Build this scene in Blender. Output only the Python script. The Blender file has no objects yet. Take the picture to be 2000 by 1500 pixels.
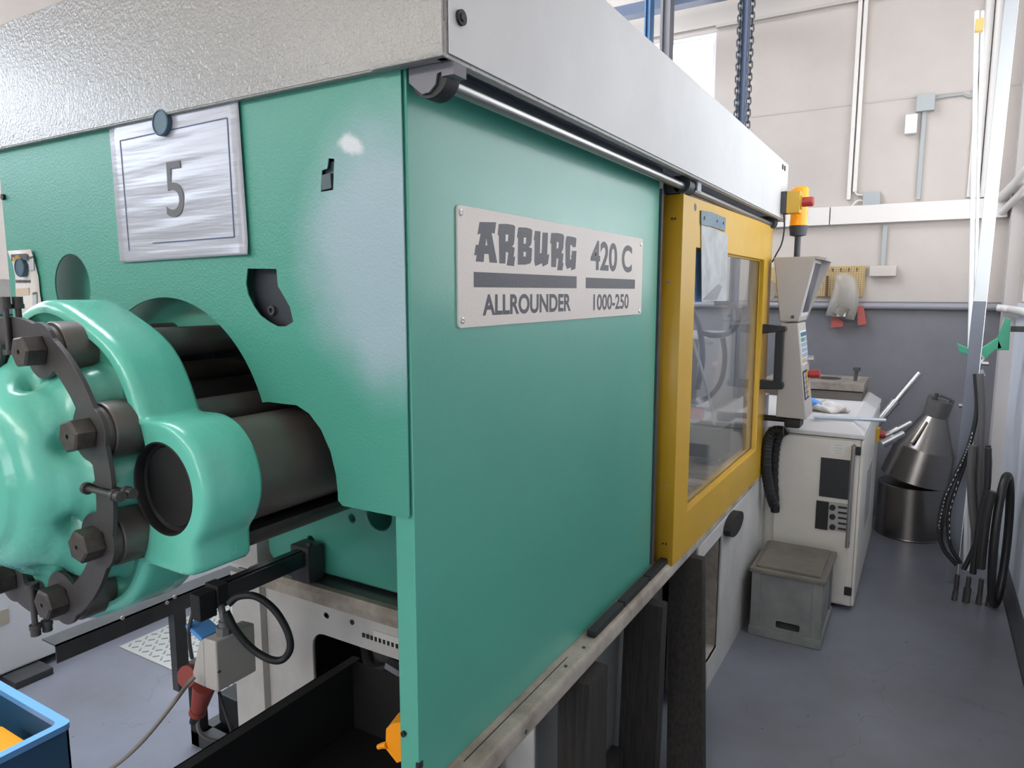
import bpy, bmesh, math, random
from mathutils import Vector, Matrix
random.seed(4)
sc = bpy.context.scene
C = sc.collection
PI = math.pi
# ------------------------------------------------------------------ camera, exposure
CAMH = 1.55
PITCH = math.atan(180 / 1368.0)
YAW = math.radians(30.57)
cd = bpy.data.cameras.new('camera'); cam = bpy.data.objects.new('camera', cd); C.objects.link(cam)
cam.location = (0, 0, CAMH); cam.rotation_euler = (PI / 2 - PITCH, 0, YAW)
cd.sensor_width = 36; cd.lens = 1368 / 2000 * 36; cd.clip_start = 0.02
sc.camera = cam
sc.view_settings.view_transform = 'Standard'; sc.view_settings.look = 'None'
sc.view_settings.gamma = 1; sc.view_settings.use_curve_mapping = False
sc.view_settings.exposure = 0.41
W = bpy.data.worlds.new('world'); sc.world = W; W.use_nodes = True
W.node_tree.nodes['Background'].inputs[0].default_value = (0.75, 0.85, 1.0, 1)
W.node_tree.nodes['Background'].inputs[1].default_value = 1.0
# strengths of the glowing panes, windows and added fill alike
L_RIGHT, L_BACK, L_LEFT, L_FAR, L_SKY = 2.0, 12.0, 8.0, 2.5, 13.0
# ------------------------------------------------------------------ pixel rays (measurements taken on the photograph, 2000x1500)
_fw = Vector((-math.sin(YAW) * math.cos(PITCH), math.cos(YAW) * math.cos(PITCH), -math.sin(PITCH)))
_rt = Vector((math.cos(YAW), math.sin(YAW), 0)); _dn = _fw.cross(_rt)
def ray(px, py): return _fw * 1368 + _rt * (px - 1000) + _dn * (py - 750)
O = Vector((0, 0, CAMH))
def atx(px, py, x): r = ray(px, py); return O + r * (x / r.x)
def aty(px, py, y): r = ray(px, py); return O + r * (y / r.y)
def atz(px, py, z=0.0): r = ray(px, py); return O + r * ((z - CAMH) / r.z)
# ------------------------------------------------------------------ materials
def srgb(r, g, b):
    f = lambda c: (c / 255 / 12.92) if c / 255 <= 0.04045 else ((c / 255 + 0.055) / 1.055) ** 2.4
    return (f(r), f(g), f(b), 1)
MATS = {}
def mat(name, rgb, rough=0.5, metal=0.0, bump=0.0, bscale=60, mott=0.0, mscale=4.0, rgb2=None, spec=0.5, emit=0.0, coat=0.0, bdist=0.002, stretch=None, aniso=0.0):
    if name in MATS: return MATS[name]
    m = bpy.data.materials.new(name); m.use_nodes = True
    nt = m.node_tree; N = nt.nodes; L = nt.links; b = N['Principled BSDF']
    b.inputs['Base Color'].default_value = srgb(*rgb); b.inputs['Roughness'].default_value = rough
    b.inputs['Metallic'].default_value = metal; b.inputs['Specular IOR Level'].default_value = spec
    if coat: b.inputs['Coat Weight'].default_value = coat; b.inputs['Coat Roughness'].default_value = 0.2
    if emit:
        b.inputs['Emission Color'].default_value = srgb(*rgb); b.inputs['Emission Strength'].default_value = emit
    tc = N.new('ShaderNodeTexCoord'); src = tc.outputs['Object']
    if stretch:
        mp = N.new('ShaderNodeMapping'); mp.inputs['Scale'].default_value = stretch
        L.new(src, mp.inputs[0]); src = mp.outputs[0]
    if mott or rgb2:
        n = N.new('ShaderNodeTexNoise'); n.inputs['Scale'].default_value = mscale; n.inputs['Detail'].default_value = 8
        n.inputs['Roughness'].default_value = 0.65
        L.new(src, n.inputs['Vector'])
        r = N.new('ShaderNodeValToRGB'); r.color_ramp.elements[0].position = 0.35; r.color_ramp.elements[1].position = 0.68
        r.color_ramp.elements[0].color = srgb(*rgb)
        r.color_ramp.elements[1].color = srgb(*(rgb2 or tuple(max(0, c * (1 - mott)) for c in rgb)))
        L.new(n.outputs['Fac'], r.inputs[0]); L.new(r.outputs[0], b.inputs['Base Color'])
        mr = N.new('ShaderNodeMapRange'); mr.inputs['To Min'].default_value = max(0.02, rough - 0.06); mr.inputs['To Max'].default_value = min(1, rough + 0.1)
        L.new(n.outputs['Fac'], mr.inputs[0]); L.new(mr.outputs[0], b.inputs['Roughness'])
    if bump:
        n2 = N.new('ShaderNodeTexNoise'); n2.inputs['Scale'].default_value = bscale; n2.inputs['Detail'].default_value = 2
        L.new(src, n2.inputs['Vector'])
        bp = N.new('ShaderNodeBump'); bp.inputs['Strength'].default_value = bump; bp.inputs['Distance'].default_value = bdist
        L.new(n2.outputs['Fac'], bp.inputs['Height']); L.new(bp.outputs[0], b.inputs['Normal'])
    MATS[name] = m; return m
def clearmat(name, rgb, rough, op):
    """clear plastic: mostly transparent with a glossy skin"""
    m = bpy.data.materials.new(name); m.use_nodes = True; nt = m.node_tree; N = nt.nodes; L = nt.links
    b = N['Principled BSDF']; b.inputs['Base Color'].default_value = srgb(*rgb); b.inputs['Roughness'].default_value = rough
    b.inputs['Specular IOR Level'].default_value = 0.5
    t = N.new('ShaderNodeBsdfTransparent'); mx = N.new('ShaderNodeMixShader')
    lw = N.new('ShaderNodeLayerWeight'); lw.inputs[0].default_value = 0.5
    pw_ = N.new('ShaderNodeMath'); pw_.operation = 'POWER'; pw_.inputs[1].default_value = 5.0; L.new(lw.outputs['Facing'], pw_.inputs[0])
    fr = N.new('ShaderNodeMath'); fr.operation = 'MULTIPLY_ADD'; fr.inputs[1].default_value = 0.9; fr.inputs[2].default_value = 0.03; L.new(pw_.outputs[0], fr.inputs[0])
    gl = N.new('ShaderNodeBsdfGlossy'); gl.inputs['Roughness'].default_value = rough
    L.new(fr.outputs[0], mx.inputs[0]); L.new(t.outputs[0], mx.inputs[1]); L.new(gl.outputs[0], mx.inputs[2])
    m2_ = N.new('ShaderNodeMixShader'); m2_.inputs[0].default_value = op
    L.new(mx.outputs[0], m2_.inputs[1]); L.new(b.outputs[0], m2_.inputs[2]); L.new(m2_.outputs[0], N['Material Output'].inputs[0])
    MATS[name] = m; return m
GREEN = mat('green_paint', (76, 160, 140), 0.34, coat=0.5, bump=0.22, bscale=330, bdist=0.001, mott=0.04, mscale=1.5)
GREENS = mat('green_sheet_paint', (72, 146, 132), 0.45, bump=0.5, bscale=260, bdist=0.0012, mott=0.04, mscale=1.5)
CAST = mat('green_cast_paint', (98, 190, 168), 0.24, bump=0.5, bscale=55, bdist=0.002, coat=0.25, mott=0.05, mscale=3)
CREAM = mat('cream_hammer_paint', (136, 135, 131), 0.25, coat=0.2, bump=1.0, bscale=165, bdist=0.0022)
CREAMF = mat('cream_satin_paint', (200, 201, 201), 0.42, bump=0.12, bscale=300, bdist=0.001, mott=0.04, mscale=2.5)
PLATE = mat('plate_cream', (218, 210, 202), 0.4, bump=0.55, bscale=210, bdist=0.0012)
INK = mat('dark_print', (70, 70, 76), 0.45, bump=0.5, bscale=210, bdist=0.0012)
YEL = mat('yellow_paint', (200, 158, 44), 0.36, coat=0.1, bump=0.1, bscale=300, bdist=0.001, mott=0.05, mscale=2)
BLK = mat('black_rubber', (30, 31, 33), 0.55, mott=0.2, mscale=8)
BSTL = mat('blackened_steel', (64, 62, 64), 0.42, metal=0.3, bump=0.15, bscale=90, rgb2=(74, 72, 70), mscale=12)
BCYL = mat('black_polished_steel', (74, 72, 71), 0.38, metal=0.3, bump=0.03, bscale=300, rgb2=(98, 91, 84), mscale=5, spec=0.9)
BWORN = mat('worn_black_steel', (62, 60, 58), 0.45, metal=0.5, bump=0.35, bscale=70, rgb2=(92, 86, 80), mscale=30)
WHITE = mat('white_machine_paint', (196, 194, 190), 0.45, mott=0.1, mscale=5)
DIRTY = mat('dirty_white_paint', (184, 176, 164), 0.55, rgb2=(128, 118, 106), mscale=7, bump=0.2, bscale=80)
GREYP = mat('grey_panel_paint', (112, 114, 114), 0.5, mott=0.15, mscale=4)
DKG = mat('dark_grey_metal', (70, 71, 74), 0.5, mott=0.25, mscale=9)
BLUEG = mat('blue_grey_plastic', (98, 104, 116), 0.5)
STEEL = mat('brushed_steel', (128, 124, 120), 0.3, metal=1.0, bump=0.04, bscale=400, stretch=(1, 1, 0.05))
DKIN = mat('machine_interior_dark', (22, 23, 25), 0.7)  # near black that stands in for the shade inside the machine
CHR = mat('zinc_plated_steel', (190, 190, 192), 0.3, metal=0.9)
FLOOR = None
# ------------------------------------------------------------------ mesh helpers
class MB:
    def __init__(s): s.bm = bmesh.new()
    def box(s, a, b, rot=None, bev=0.0):
        a, b = Vector(a), Vector(b); c = (a + b) / 2; d = b - a
        M = Matrix.Translation(c) @ (rot.to_4x4() if rot else Matrix.Identity(4)) @ Matrix.Diagonal((abs(d.x), abs(d.y), abs(d.z), 1))
        r = bmesh.ops.create_cube(s.bm, size=1, matrix=M)
        if bev:
            es = list({e for v in r['verts'] for e in v.link_edges})
            bmesh.ops.bevel(s.bm, geom=es, offset=bev, segments=2, affect='EDGES', profile=0.6)
        return s
    def cyl(s, p, q, r, r2=None, n=24, cap=True):
        p, q = Vector(p), Vector(q); d = q - p
        M = Matrix.Translation((p + q) / 2) @ d.to_track_quat('Z', 'Y').to_matrix().to_4x4()
        bmesh.ops.create_cone(s.bm, cap_ends=cap, segments=n, radius1=r, radius2=r if r2 is None else r2, depth=d.length, matrix=M)
        return s
    def lathe(s, prof, M=Matrix.Identity(4), n=40, close=False):
        rings = []
        for r, z in prof:
            rings.append([s.bm.verts.new(M @ Vector((r * math.cos(2 * PI * i / n), r * math.sin(2 * PI * i / n), z))) for i in range(n)] if r > 1e-6 else [s.bm.verts.new(M @ Vector((0, 0, z)))])
        for A, B in zip(rings, rings[1:]):
            for i in range(n):
                j = (i + 1) % n
                if len(A) == 1 and len(B) == 1: continue
                if len(A) == 1: s.bm.faces.new((A[0], B[i], B[j]))
                elif len(B) == 1: s.bm.faces.new((A[i], A[j], B[0]))
                else: s.bm.faces.new((A[i], A[j], B[j], B[i]))
        return s
    def loft(s, rings, cap0=True, cap1=True, closed=True):
        R = [[s.bm.verts.new(v) for v in r] for r in rings]
        n = len(R[0])
        for A, B in zip(R, R[1:]):
            for i in range(n if closed else n - 1):
                j = (i + 1) % n; s.bm.faces.new((A[i], A[j], B[j], B[i]))
        if cap0: s.bm.faces.new(R[0][::-1])
        if cap1: s.bm.faces.new(R[-1])
        return s
    def prism(s, pts, axis, a, b):
        """polygon in the two other axes, extruded along axis"""
        def mk(p, t):
            return {'x': (t, p[0], p[1]), 'y': (p[0], t, p[1]), 'z': (p[0], p[1], t)}[axis]
        return s.loft([[Vector(mk(p, a)) for p in pts], [Vector(mk(p, b)) for p in pts]])
    def tube(s, pts, r, n=10, sub=6, closed=False):
        P = [Vector(p) for p in pts]
        if sub > 1 and len(P) > 2:
            Q = []
            m = len(P)
            rng = range(m if closed else m - 1)
            for i in rng:
                p0 = P[(i - 1) % m] if (closed or i > 0) else P[0] * 2 - P[1]
                p1 = P[i]; p2 = P[(i + 1) % m]
                p3 = P[(i + 2) % m] if (closed or i + 2 < m) else P[-1] * 2 - P[-2]
                for k in range(sub):
                    t = k / sub
                    Q.append(0.5 * ((2 * p1) + (p2 - p0) * t + (2 * p0 - 5 * p1 + 4 * p2 - p3) * t * t + (3 * p1 - p0 - 3 * p2 + p3) * t ** 3))
            if not closed: Q.append(P[-1])
            P = Q
        m = len(P); rings = []; up = None
        for i in range(m):
            if closed: d = P[(i + 1) % m] - P[(i - 1) % m]
            else: d = P[min(i + 1, m - 1)] - P[max(i - 1, 0)]
            d.normalize()
            if up is None:
                up = Vector((0, 0, 1)) if abs(d.z) < 0.9 else Vector((1, 0, 0))
            u = (up - d * up.dot(d)).normalized(); w = d.cross(u); up = u
            rr = r(i / (m - 1)) if callable(r) else r
            rings.append([P[i] + u * rr * math.cos(2 * PI * k / n) + w * rr * math.sin(2 * PI * k / n) for k in range(n)])
        if closed: rings.append(rings[0])
        return s.loft(rings, cap0=not closed, cap1=not closed)
    def ball(s, c, r, sx=1, sy=1, sz=1, n=16):
        bmesh.ops.create_uvsphere(s.bm, u_segments=n, v_segments=n // 2, radius=r, matrix=Matrix.Translation(c) @ Matrix.Diagonal((sx, sy, sz, 1)))
        return s
    def add(s, mesh):
        s.bm.from_mesh(mesh); return s
    def xform(s, M):
        bmesh.ops.transform(s.bm, matrix=M, verts=s.bm.verts); return s
def rootof(o):
    while o.parent: o = o.parent
    return o
def part(name, mb, m, parent=None, label=None, bev=0, smooth=True, kind=None, local=False, sm=35):
    me = bpy.data.meshes.new(name); bm = mb.bm
    bmesh.ops.remove_doubles(bm, verts=bm.verts, dist=1e-6)
    bmesh.ops.recalc_face_normals(bm, faces=bm.faces)
    if parent and not local: bmesh.ops.transform(bm, matrix=rootof(parent).matrix_basis.inverted(), verts=bm.verts)
    bm.to_mesh(me); bm.free()
    me.materials.append(m)
    o = bpy.data.objects.new(name, me); C.objects.link(o)
    if parent: o.parent = parent
    if bev:
        b = o.modifiers.new('bevel', 'BEVEL'); b.width = bev; b.segments = 2; b.limit_method = 'ANGLE'; b.angle_limit = math.radians(40)
    if smooth:
        me.shade_smooth() if hasattr(me, 'shade_smooth') else None
        me.set_sharp_from_angle(angle=math.radians(sm))
    if smooth and len(me.polygons) < 1500:
        wn = o.modifiers.new('normals', 'WEIGHTED_NORMAL'); wn.keep_sharp = True; wn.weight = 100
    if label: o['label'] = label
    if kind: o['kind'] = kind
    return o
def tag(o, label, cat, group=None):
    o['label'] = label; o['category'] = cat
    if group: o['group'] = group
    return o
def thing(name, label, cat, loc=(0, 0, 0), rot=None, group=None):
    o = bpy.data.objects.new(name, None); C.objects.link(o); o.empty_display_size = 0.05
    M = Matrix.Translation(loc) @ (rot.to_4x4() if rot else Matrix.Identity(4))
    o.matrix_basis = M
    return tag(o, label, cat, group)
def copyof(src, parent, M=None):
    c = src.copy(); C.objects.link(c); c.parent = parent
    if M is not None: c.matrix_basis = M
    return c
def curve_mesh(curve):
    o = bpy.data.objects.new('tmp', curve); C.objects.link(o)
    dg = bpy.context.evaluated_depsgraph_get(); me = bpy.data.meshes.new_from_object(o.evaluated_get(dg))
    C.objects.unlink(o); bpy.data.objects.remove(o); return me
def sheet(outers, thick, axis='y', at=0.0, outward=-1, bevel=0.0):
    """flat sheet with holes; outers = list of loops of 2D points (holes included), built in the plane normal to axis"""
    cu = bpy.data.curves.new('c', 'CURVE'); cu.dimensions = '2D'; cu.fill_mode = 'BOTH'; cu.extrude = thick / 2
    cu.bevel_depth = bevel; cu.bevel_resolution = 1
    for lp in outers:
        sp = cu.splines.new('POLY'); sp.points.add(len(lp) - 1); sp.use_cyclic_u = True
        for k, p in enumerate(lp): sp.points[k].co = (p[0], p[1], 0, 1)
    me = curve_mesh(cu)
    if axis == 'y': M = Matrix(((1, 0, 0, 0), (0, 0, -1, at), (0, 1, 0, 0), (0, 0, 0, 1)))
    elif axis == 'x': M = Matrix(((0, 0, 1, at), (1, 0, 0, 0), (0, 1, 0, 0), (0, 0, 0, 1)))
    else: M = Matrix.Translation((0, 0, at))
    me.transform(M)
    return MB().add(me)
def text_mb(s, u0, u1, v0, v1, axis, at, bold=0.0, flip=False, th=0.0006):
    cu = bpy.data.curves.new('t', 'FONT'); cu.body = s; cu.size = 1; cu.offset = bold; cu.extrude = 0.001
    me = curve_mesh(cu)
    xs = [v.co.x for v in me.vertices]; ys = [v.co.y for v in me.vertices]
    sx = (u1 - u0) / (max(xs) - min(xs)); sy = (v1 - v0) / (max(ys) - min(ys)); mx, my = min(xs), min(ys)
    for v in me.vertices:
        u = u0 + (v.co.x - mx) * sx; w = v0 + (v.co.y - my) * sy; t = at + (v.co.z / 0.001) * th / 2
        v.co = (t, u, w) if axis == 'x' else (u, t, w)
    return MB().add(me)
def arc(cx, cz, r, a0, a1, n=24):
    return [(cx + r * math.cos(math.radians(a0 + (a1 - a0) * i / n)), cz + r * math.sin(math.radians(a0 + (a1 - a0) * i / n))) for i in range(n + 1)]
def rrect(x0, z0, x1, z1, r, n=5):
    return arc(x1 - r, z1 - r, r, 0, 90, n) + arc(x0 + r, z1 - r, r, 90, 180, n) + arc(x0 + r, z0 + r, r, 180, 270, n) + arc(x1 - r, z0 + r, r, 270, 360, n)

# ================================================================== SETTING
YW, XR, XL, YB, ZC = 5.35, 0.46, -7.5, -5.0, 5.6
wallm = mat('wall_cream_paint', (188, 179, 172), 0.7, bump=0.15, bscale=40, mott=0.05, mscale=2.0)
bandm = mat('wall_grey_band_paint', (116, 115, 120), 0.5, mott=0.08, mscale=3.0, bump=0.1, bscale=40)
rbandm = mat('right_wall_pale_paint', (212, 216, 226), 0.4, mott=0.06, mscale=3.0)
floorm = mat('floor_epoxy', (124, 127, 138), 0.3, rgb2=(108, 109, 116), mscale=1.6, bump=0.08, bscale=18)
_nt = floorm.node_tree; _N, _L = _nt.nodes, _nt.links; _b = _N['Principled BSDF']; _src = _b.inputs['Base Color'].links[0].from_socket
_tc = _N.new('ShaderNodeTexCoord'); _n = _N.new('ShaderNodeTexNoise'); _n.inputs['Scale'].default_value = 38; _n.inputs['Detail'].default_value = 3
_v = _N.new('ShaderNodeTexVoronoi'); _v.feature = 'DISTANCE_TO_EDGE'; _v.inputs['Scale'].default_value = 0.9
_w = _N.new('ShaderNodeTexNoise'); _w.inputs['Scale'].default_value = 3.0; _w.inputs['Detail'].default_value = 6
_a = _N.new('ShaderNodeVectorMath'); _a.operation = 'MULTIPLY_ADD'; _a.inputs[1].default_value = (0.5, 0.5, 0.5)
_L.new(_tc.outputs['Object'], _n.inputs[0]); _L.new(_tc.outputs['Object'], _w.inputs[0]); _L.new(_w.outputs['Color'], _a.inputs[0]); _L.new(_tc.outputs['Object'], _a.inputs[2]); _L.new(_a.outputs[0], _v.inputs['Vector'])
_r = _N.new('ShaderNodeMapRange'); _r.inputs['From Min'].default_value = 0.70; _r.inputs['From Max'].default_value = 0.76; _L.new(_n.outputs['Fac'], _r.inputs[0])
_c = _N.new('ShaderNodeMapRange'); _c.inputs['From Min'].default_value = 0.0; _c.inputs['From Max'].default_value = 0.0035; _c.inputs['To Min'].default_value = 0.35; _c.inputs['To Max'].default_value = 0.0; _L.new(_v.outputs['Distance'], _c.inputs[0])
_s = _N.new('ShaderNodeMath'); _s.operation = 'MAXIMUM'; _L.new(_r.outputs[0], _s.inputs[0]); _L.new(_c.outputs[0], _s.inputs[1])
_m = _N.new('ShaderNodeMix'); _m.data_type = 'RGBA'; _m.inputs['B'].default_value = srgb(74, 74, 78); _L.new(_src, _m.inputs['A']); _L.new(_s.outputs[0], _m.inputs['Factor']); _L.new(_m.outputs['Result'], _b.inputs['Base Color'])
def structure(name, mb, m, bev=0): return part(name, mb, m, kind='structure', bev=bev, smooth=False)
structure('floor', MB().box((XL, YB, -0.1), (XR + 0.1, YW + 0.1, 0)), floorm)
structure('ceiling', MB().box((XL, YB, ZC), (XR + 0.1, YW + 0.1, ZC + 0.1)), wallm)
# far wall with a window hole
wx0, wx1, wz0, wz1 = -2.6, aty(1400, 60, YW).x, 2.5, aty(1400, 62, YW).z
zb = 1.485
structure('wall_far', sheet([[(XL, zb), (XR, zb), (XR, ZC), (XL, ZC)], [(wx0, wz0), (wx1, wz0), (wx1, wz1), (wx0, wz1)], [(-6.6, 2.5), (-4.6, 2.5), (-4.6, 4.2), (-6.6, 4.2)]], 0.1, 'y', YW + 0.05), wallm)
structure('wall_far_lower', MB().box((XL, YW - 0.004, 0), (XR, YW + 0.1, zb)), bandm)
structure('baseboard_far', MB().cyl((-3.0, YW - 0.03, 1.455), (XR, YW - 0.03, 1.455), 0.022, n=16), mat('pipe_grey', (140, 140, 146), 0.45))  # horizontal grey pipe along the top of the grey band
# seams of the wall slabs: thin recessed grooves built as slim strips
sz = aty(1500, 226, YW).z
seam = mat('wall_joint', (176, 170, 164), 0.8)
structure('trim_1', MB().box((wx1 + 0.05, YW - 0.003, sz), (XR, YW + 0.01, sz + 0.012)), seam)
structure('trim_2', MB().box((wx1, YW - 0.03, wz1 + 0.02), (XR, YW + 0.01, wz1 + 0.04)), seam)
structure('trim_3', MB().box((XL, YW - 0.02, wz1 + 0.04), (XR, YW + 0.01, ZC)), mat('wall_upper_paint', (186, 178, 170), 0.7))
structure('wall_left', MB().box((XL - 0.1, YB, 0), (XL, YW, ZC)), wallm)
structure('wall_back', MB().box((XL, YB - 0.1, 0), (XR + 0.1, YB, ZC)), wallm)
# right wall: pale lower part, window band above, white frame
structure('wall_right', MB().box((XR, YB, 0), (XR + 0.1, YW, zb)), rbandm)
structure('wall_right_upper', MB().box((XR, YB, zb), (XR + 0.1, 2.35, ZC)).box((XR, 2.35, 3.2), (XR + 0.1, YW, ZC)).box((XR, 5.02, zb), (XR + 0.1, YW, 3.2)), wallm)
structure('trim_4', MB().box((0.393, 5.19, 0), (XR, YW, ZC)), mat('pillar_paint', (190, 184, 180), 0.7))
structure('trim_5', sheet([[(0.3, 0), (0, 0)][::-1] and [(XR - 0.0, 0.0), (XR - 0.035, 0.0), (XR - 0.03, 0.02), (XR - 0.008, 0.06), (XR, 0.1)]], 5.0, 'y', 2.0), mat('cove_grey', (92, 93, 98), 0.5))
def window(name, axis, fixed, u0, u1, v0, v1, out, strength, nx, ny, rgb=(255, 255, 255), fw=0.05):
    fm = mat('window_frame_white', (226, 226, 224), 0.4)
    f = bpy.data.objects.new(name, None); C.objects.link(f); f['kind'] = 'structure'
    loops = [[(u0, v0), (u1, v0), (u1, v1), (u0, v1)]]
    du = (u1 - u0) / nx; dv = (v1 - v0) / ny
    for i in range(nx):
        for j in range(ny):
            loops.append([(u0 + i * du + fw / 2, v0 + j * dv + fw / 2), (u0 + (i + 1) * du - fw / 2, v0 + j * dv + fw / 2), (u0 + (i + 1) * du - fw / 2, v0 + (j + 1) * dv - fw / 2), (u0 + i * du + fw / 2, v0 + (j + 1) * dv - fw / 2)])
    part('window_frame', sheet(loops, 0.05, axis, fixed), fm, f, smooth=False)
    g = mat('daylight_pane_' + name, rgb, 0.3, emit=strength)
    for i in range(nx):
        for j in range(ny):
            a, b, c, d = u0 + i * du + fw / 2, u0 + (i + 1) * du - fw / 2, v0 + j * dv + fw / 2, v0 + (j + 1) * dv - fw / 2
            t0, t1 = fixed + out * 0.005, fixed + out * 0.015
            part('pane', MB().box((t0, a, c), (t1, b, d)) if axis == 'x' else MB().box((a, t0, c), (b, t1, d)), g, f, smooth=False)
    return f
window('window_1', 'x', XR + 0.03, 2.36, 5.01, zb + 0.01, 3.19, 1, L_RIGHT, 2, 1, (246, 250, 255))
window('window_2', 'y', YW + 0.03, wx0, wx1, wz0, wz1, 1, L_FAR, 2, 1)
window('window_3', 'y', YW + 0.03, -6.6, -4.6, 2.5, 4.2, 1, L_FAR, 3, 2)
window('window_4', 'y', YB + 0.03, -7.2, 0.4, 4.0, 4.75, -1, L_BACK, 6, 1, (255, 252, 246))
window('window_5', 'x', XL + 0.03, -4.6, 4.5, 2.85, 3.6, -1, L_LEFT, 6, 1, (225, 238, 255))
window('window_7', 'y', YB + 0.03, -2.4, 0.35, 0.9, 2.7, -1, L_BACK * 0.3, 2, 1, (250, 250, 252))  # unseen glowing window, added to brighten the aisle
sk = bpy.data.objects.new('window_6', None); C.objects.link(sk); sk['kind'] = 'structure'  # unseen skylight, added and placed to brighten the floor on the left
part('skylight_frame', sheet([[(-5.0, 0.5), (-2.0, 0.5), (-2.0, 3.6), (-5.0, 3.6)]] + [[(-4.95 + i, 0.6), (-4.05 + i, 0.6), (-4.05 + i, 3.5), (-4.95 + i, 3.5)] for i in range(3)], 0.06, 'z', ZC - 0.03), mat('window_frame_white', (226, 226, 224)), sk, smooth=False)
for i in range(3):
    part('skylight_pane', MB().box((-4.95 + i, 0.6, ZC - 0.02), (-4.05 + i, 3.5, ZC - 0.008)), mat('daylight_pane_sky', (238, 245, 255), 0.3, emit=L_SKY), sk, smooth=False)

# ================================================================== INJECTION MOULDING MACHINE
XC, ZM = -1.32, 1.245
mach = thing('injection_moulding_machine', 'large turquoise and cream injection moulding machine with a yellow window door', 'machine', (XC, 0.87, 0))
# --- hood
XH = -0.614
hb = MB()
hb.box((-2.026, 0.853, 1.92), (XH, 3.60, 2.145))
hb.box((-2.026, 0.849, 1.882), (XH - 0.001, 0.8535, 2.1452), bev=0.002); hb.box((XH - 0.004, 0.851, 1.882), (XH, 3.60, 1.93))
hb.box((XH - 0.016, 0.851, 1.880), (XH, 3.60, 1.885)); hb.box((-2.026, 0.850, 1.880), (XH, 0.866, 1.885))
hb.box((-2.026, 0.85, 1.882), (-2.022, 3.6, 1.93)); hb.box((-2.026, 3.596, 1.882), (XH, 3.60, 1.93))
hood = part('hood', hb, CREAM, mach, 'cream sheet metal hood with a pebbled front', bev=0.0015)
part('hood_side_panel', MB().box((XH + 0.0003, 0.86, 1.887), (XH + 0.003, 3.598, 2.143), bev=0.0012), CREAMF, hood)
part('hood_lip', MB().box((aty(727, 118, 0.85).x, 0.844, 1.880), (XH + 0.003, 0.850, 1.8865), bev=0.002), CREAM, hood)
part('hood_underside', MB().box((-0.76, 0.87, 1.912), (XH - 0.006, 3.59, 1.9195)), mat('underside_blue_grey', (150, 158, 174), 0.5), hood)
p = atx(895, 36, XH)
part('socket_screw', MB().cyl((XH + 0.002, p.y, p.z), (XH + 0.008, p.y, p.z), 0.011).cyl((XH + 0.008, p.y, p.z), (XH + 0.010, p.y, p.z), 0.006, n=6), BLK, hood)
for q in ((1527, 326), (1531, 329)):
    p = atx(*q, XH); part('hole_plug', MB().cyl((XH + 0.002, p.y, p.z), (XH + 0.006, p.y, p.z), 0.012, n=16), BLK, hood)
# --- rail under the hood, brackets
xr_, zr = -0.655, 1.866
def bracket(y0, y1, parent, dark=True):
    return MB()
gp = mat('grey_bracket_plastic', (104, 104, 110), 0.5)
tr = part('door_track', MB().cyl((xr_, 0.90, zr), (xr_, 3.50, zr - 0.006), 0.0125, n=20), mat('track_steel', (168, 168, 166), 0.28, metal=0.9), mach, 'round steel track tube')
part('end_bracket', MB().prism([(-0.692, 1.882), (-0.632, 1.882), (-0.632, 1.868), (-0.640, 1.866), (-0.643, 1.852), (-0.655, 1.842), (-0.668, 1.841), (-0.692, 1.860)], 'y', 0.868, 0.872), gp, tr)
part('bracket_cover', MB().box((-0.632, 0.868, 1.861), (-0.610, 0.900, 1.879)), gp, tr)
part('rubber_buffer', MB().prism(arc(-0.658, 1.869, 0.034, 170, 370, 16), 'y', 0.873, 0.905), BLK, tr)
pb = atx(1345, 365, -0.652)
def roller(y, w=0.035):
    b = MB().box((-0.712, y - w, 1.842), (-0.660, y + w, 1.893), bev=0.004).cyl((-0.655, y - w, 1.867), (-0.655, y + w, 1.867), 0.026, n=18)
    return part('roller_bracket', b, mat('roller_dark', (44, 52, 56), 0.5), tr)
roller(2.135); roller(3.47, 0.03)
part('roller_plate', MB().box((-0.628, 2.16, 1.853), (-0.624, 2.20, 1.883)), mat('light_plastic', (150, 156, 166), 0.4), tr)
part('roller_plate', MB().box((-0.66, 2.105, 1.84), (-0.648, 2.112, 1.866)), mat('light_plastic', (150, 156, 166), 0.4), tr)
part('track_shadow_rail', MB().box((-0.700, 0.90, 1.872), (-0.690, 2.03, 1.905)), BLUEG, mach)  # blue-grey strip behind the track tube
# --- end sheet with its cut-outs
pts = [(-0.7045, 1.893), (-0.7045, 1.188), (-0.7085, 1.183), (-0.852, 1.182), (-0.862, 1.190)]
pts += [(-0.862, 1.204), (-0.865, 1.235), (-0.876, 1.275), (-0.897, 1.312), (-0.925, 1.338), (-0.955, 1.350), (-1.030, 1.350)]
pts += arc(XC, ZM, 0.294, 20.5, 159.5, 60)
pts += [(2 * XC - x, z) for x, z in pts[:12]][::-1][0:] if False else [(2 * XC + 1.030, 1.350), (2 * XC + 0.955, 1.350), (2 * XC + 0.925, 1.338), (2 * XC + 0.897, 1.312), (2 * XC + 0.876, 1.275), (2 * XC + 0.862, 1.204), (2 * XC + 0.852, 1.182), (-1.933, 1.183), (-1.936, 1.893)]
hand = [(-1.068, 1.592), (-0.992, 1.590), (-0.990, 1.560), (-0.978, 1.545), (-0.962, 1.524), (-0.955, 1.498), (-0.976, 1.489), (-0.996, 1.489), (-1.018, 1.497), (-1.040, 1.508), (-1.056, 1.524), (-1.070, 1.545), (-1.0745, 1.565)]
latch = [(-0.878, 1.714), (-0.850, 1.715), (-0.845, 1.764), (-0.858, 1.766), (-0.862, 1.750), (-0.874, 1.748)]
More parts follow.
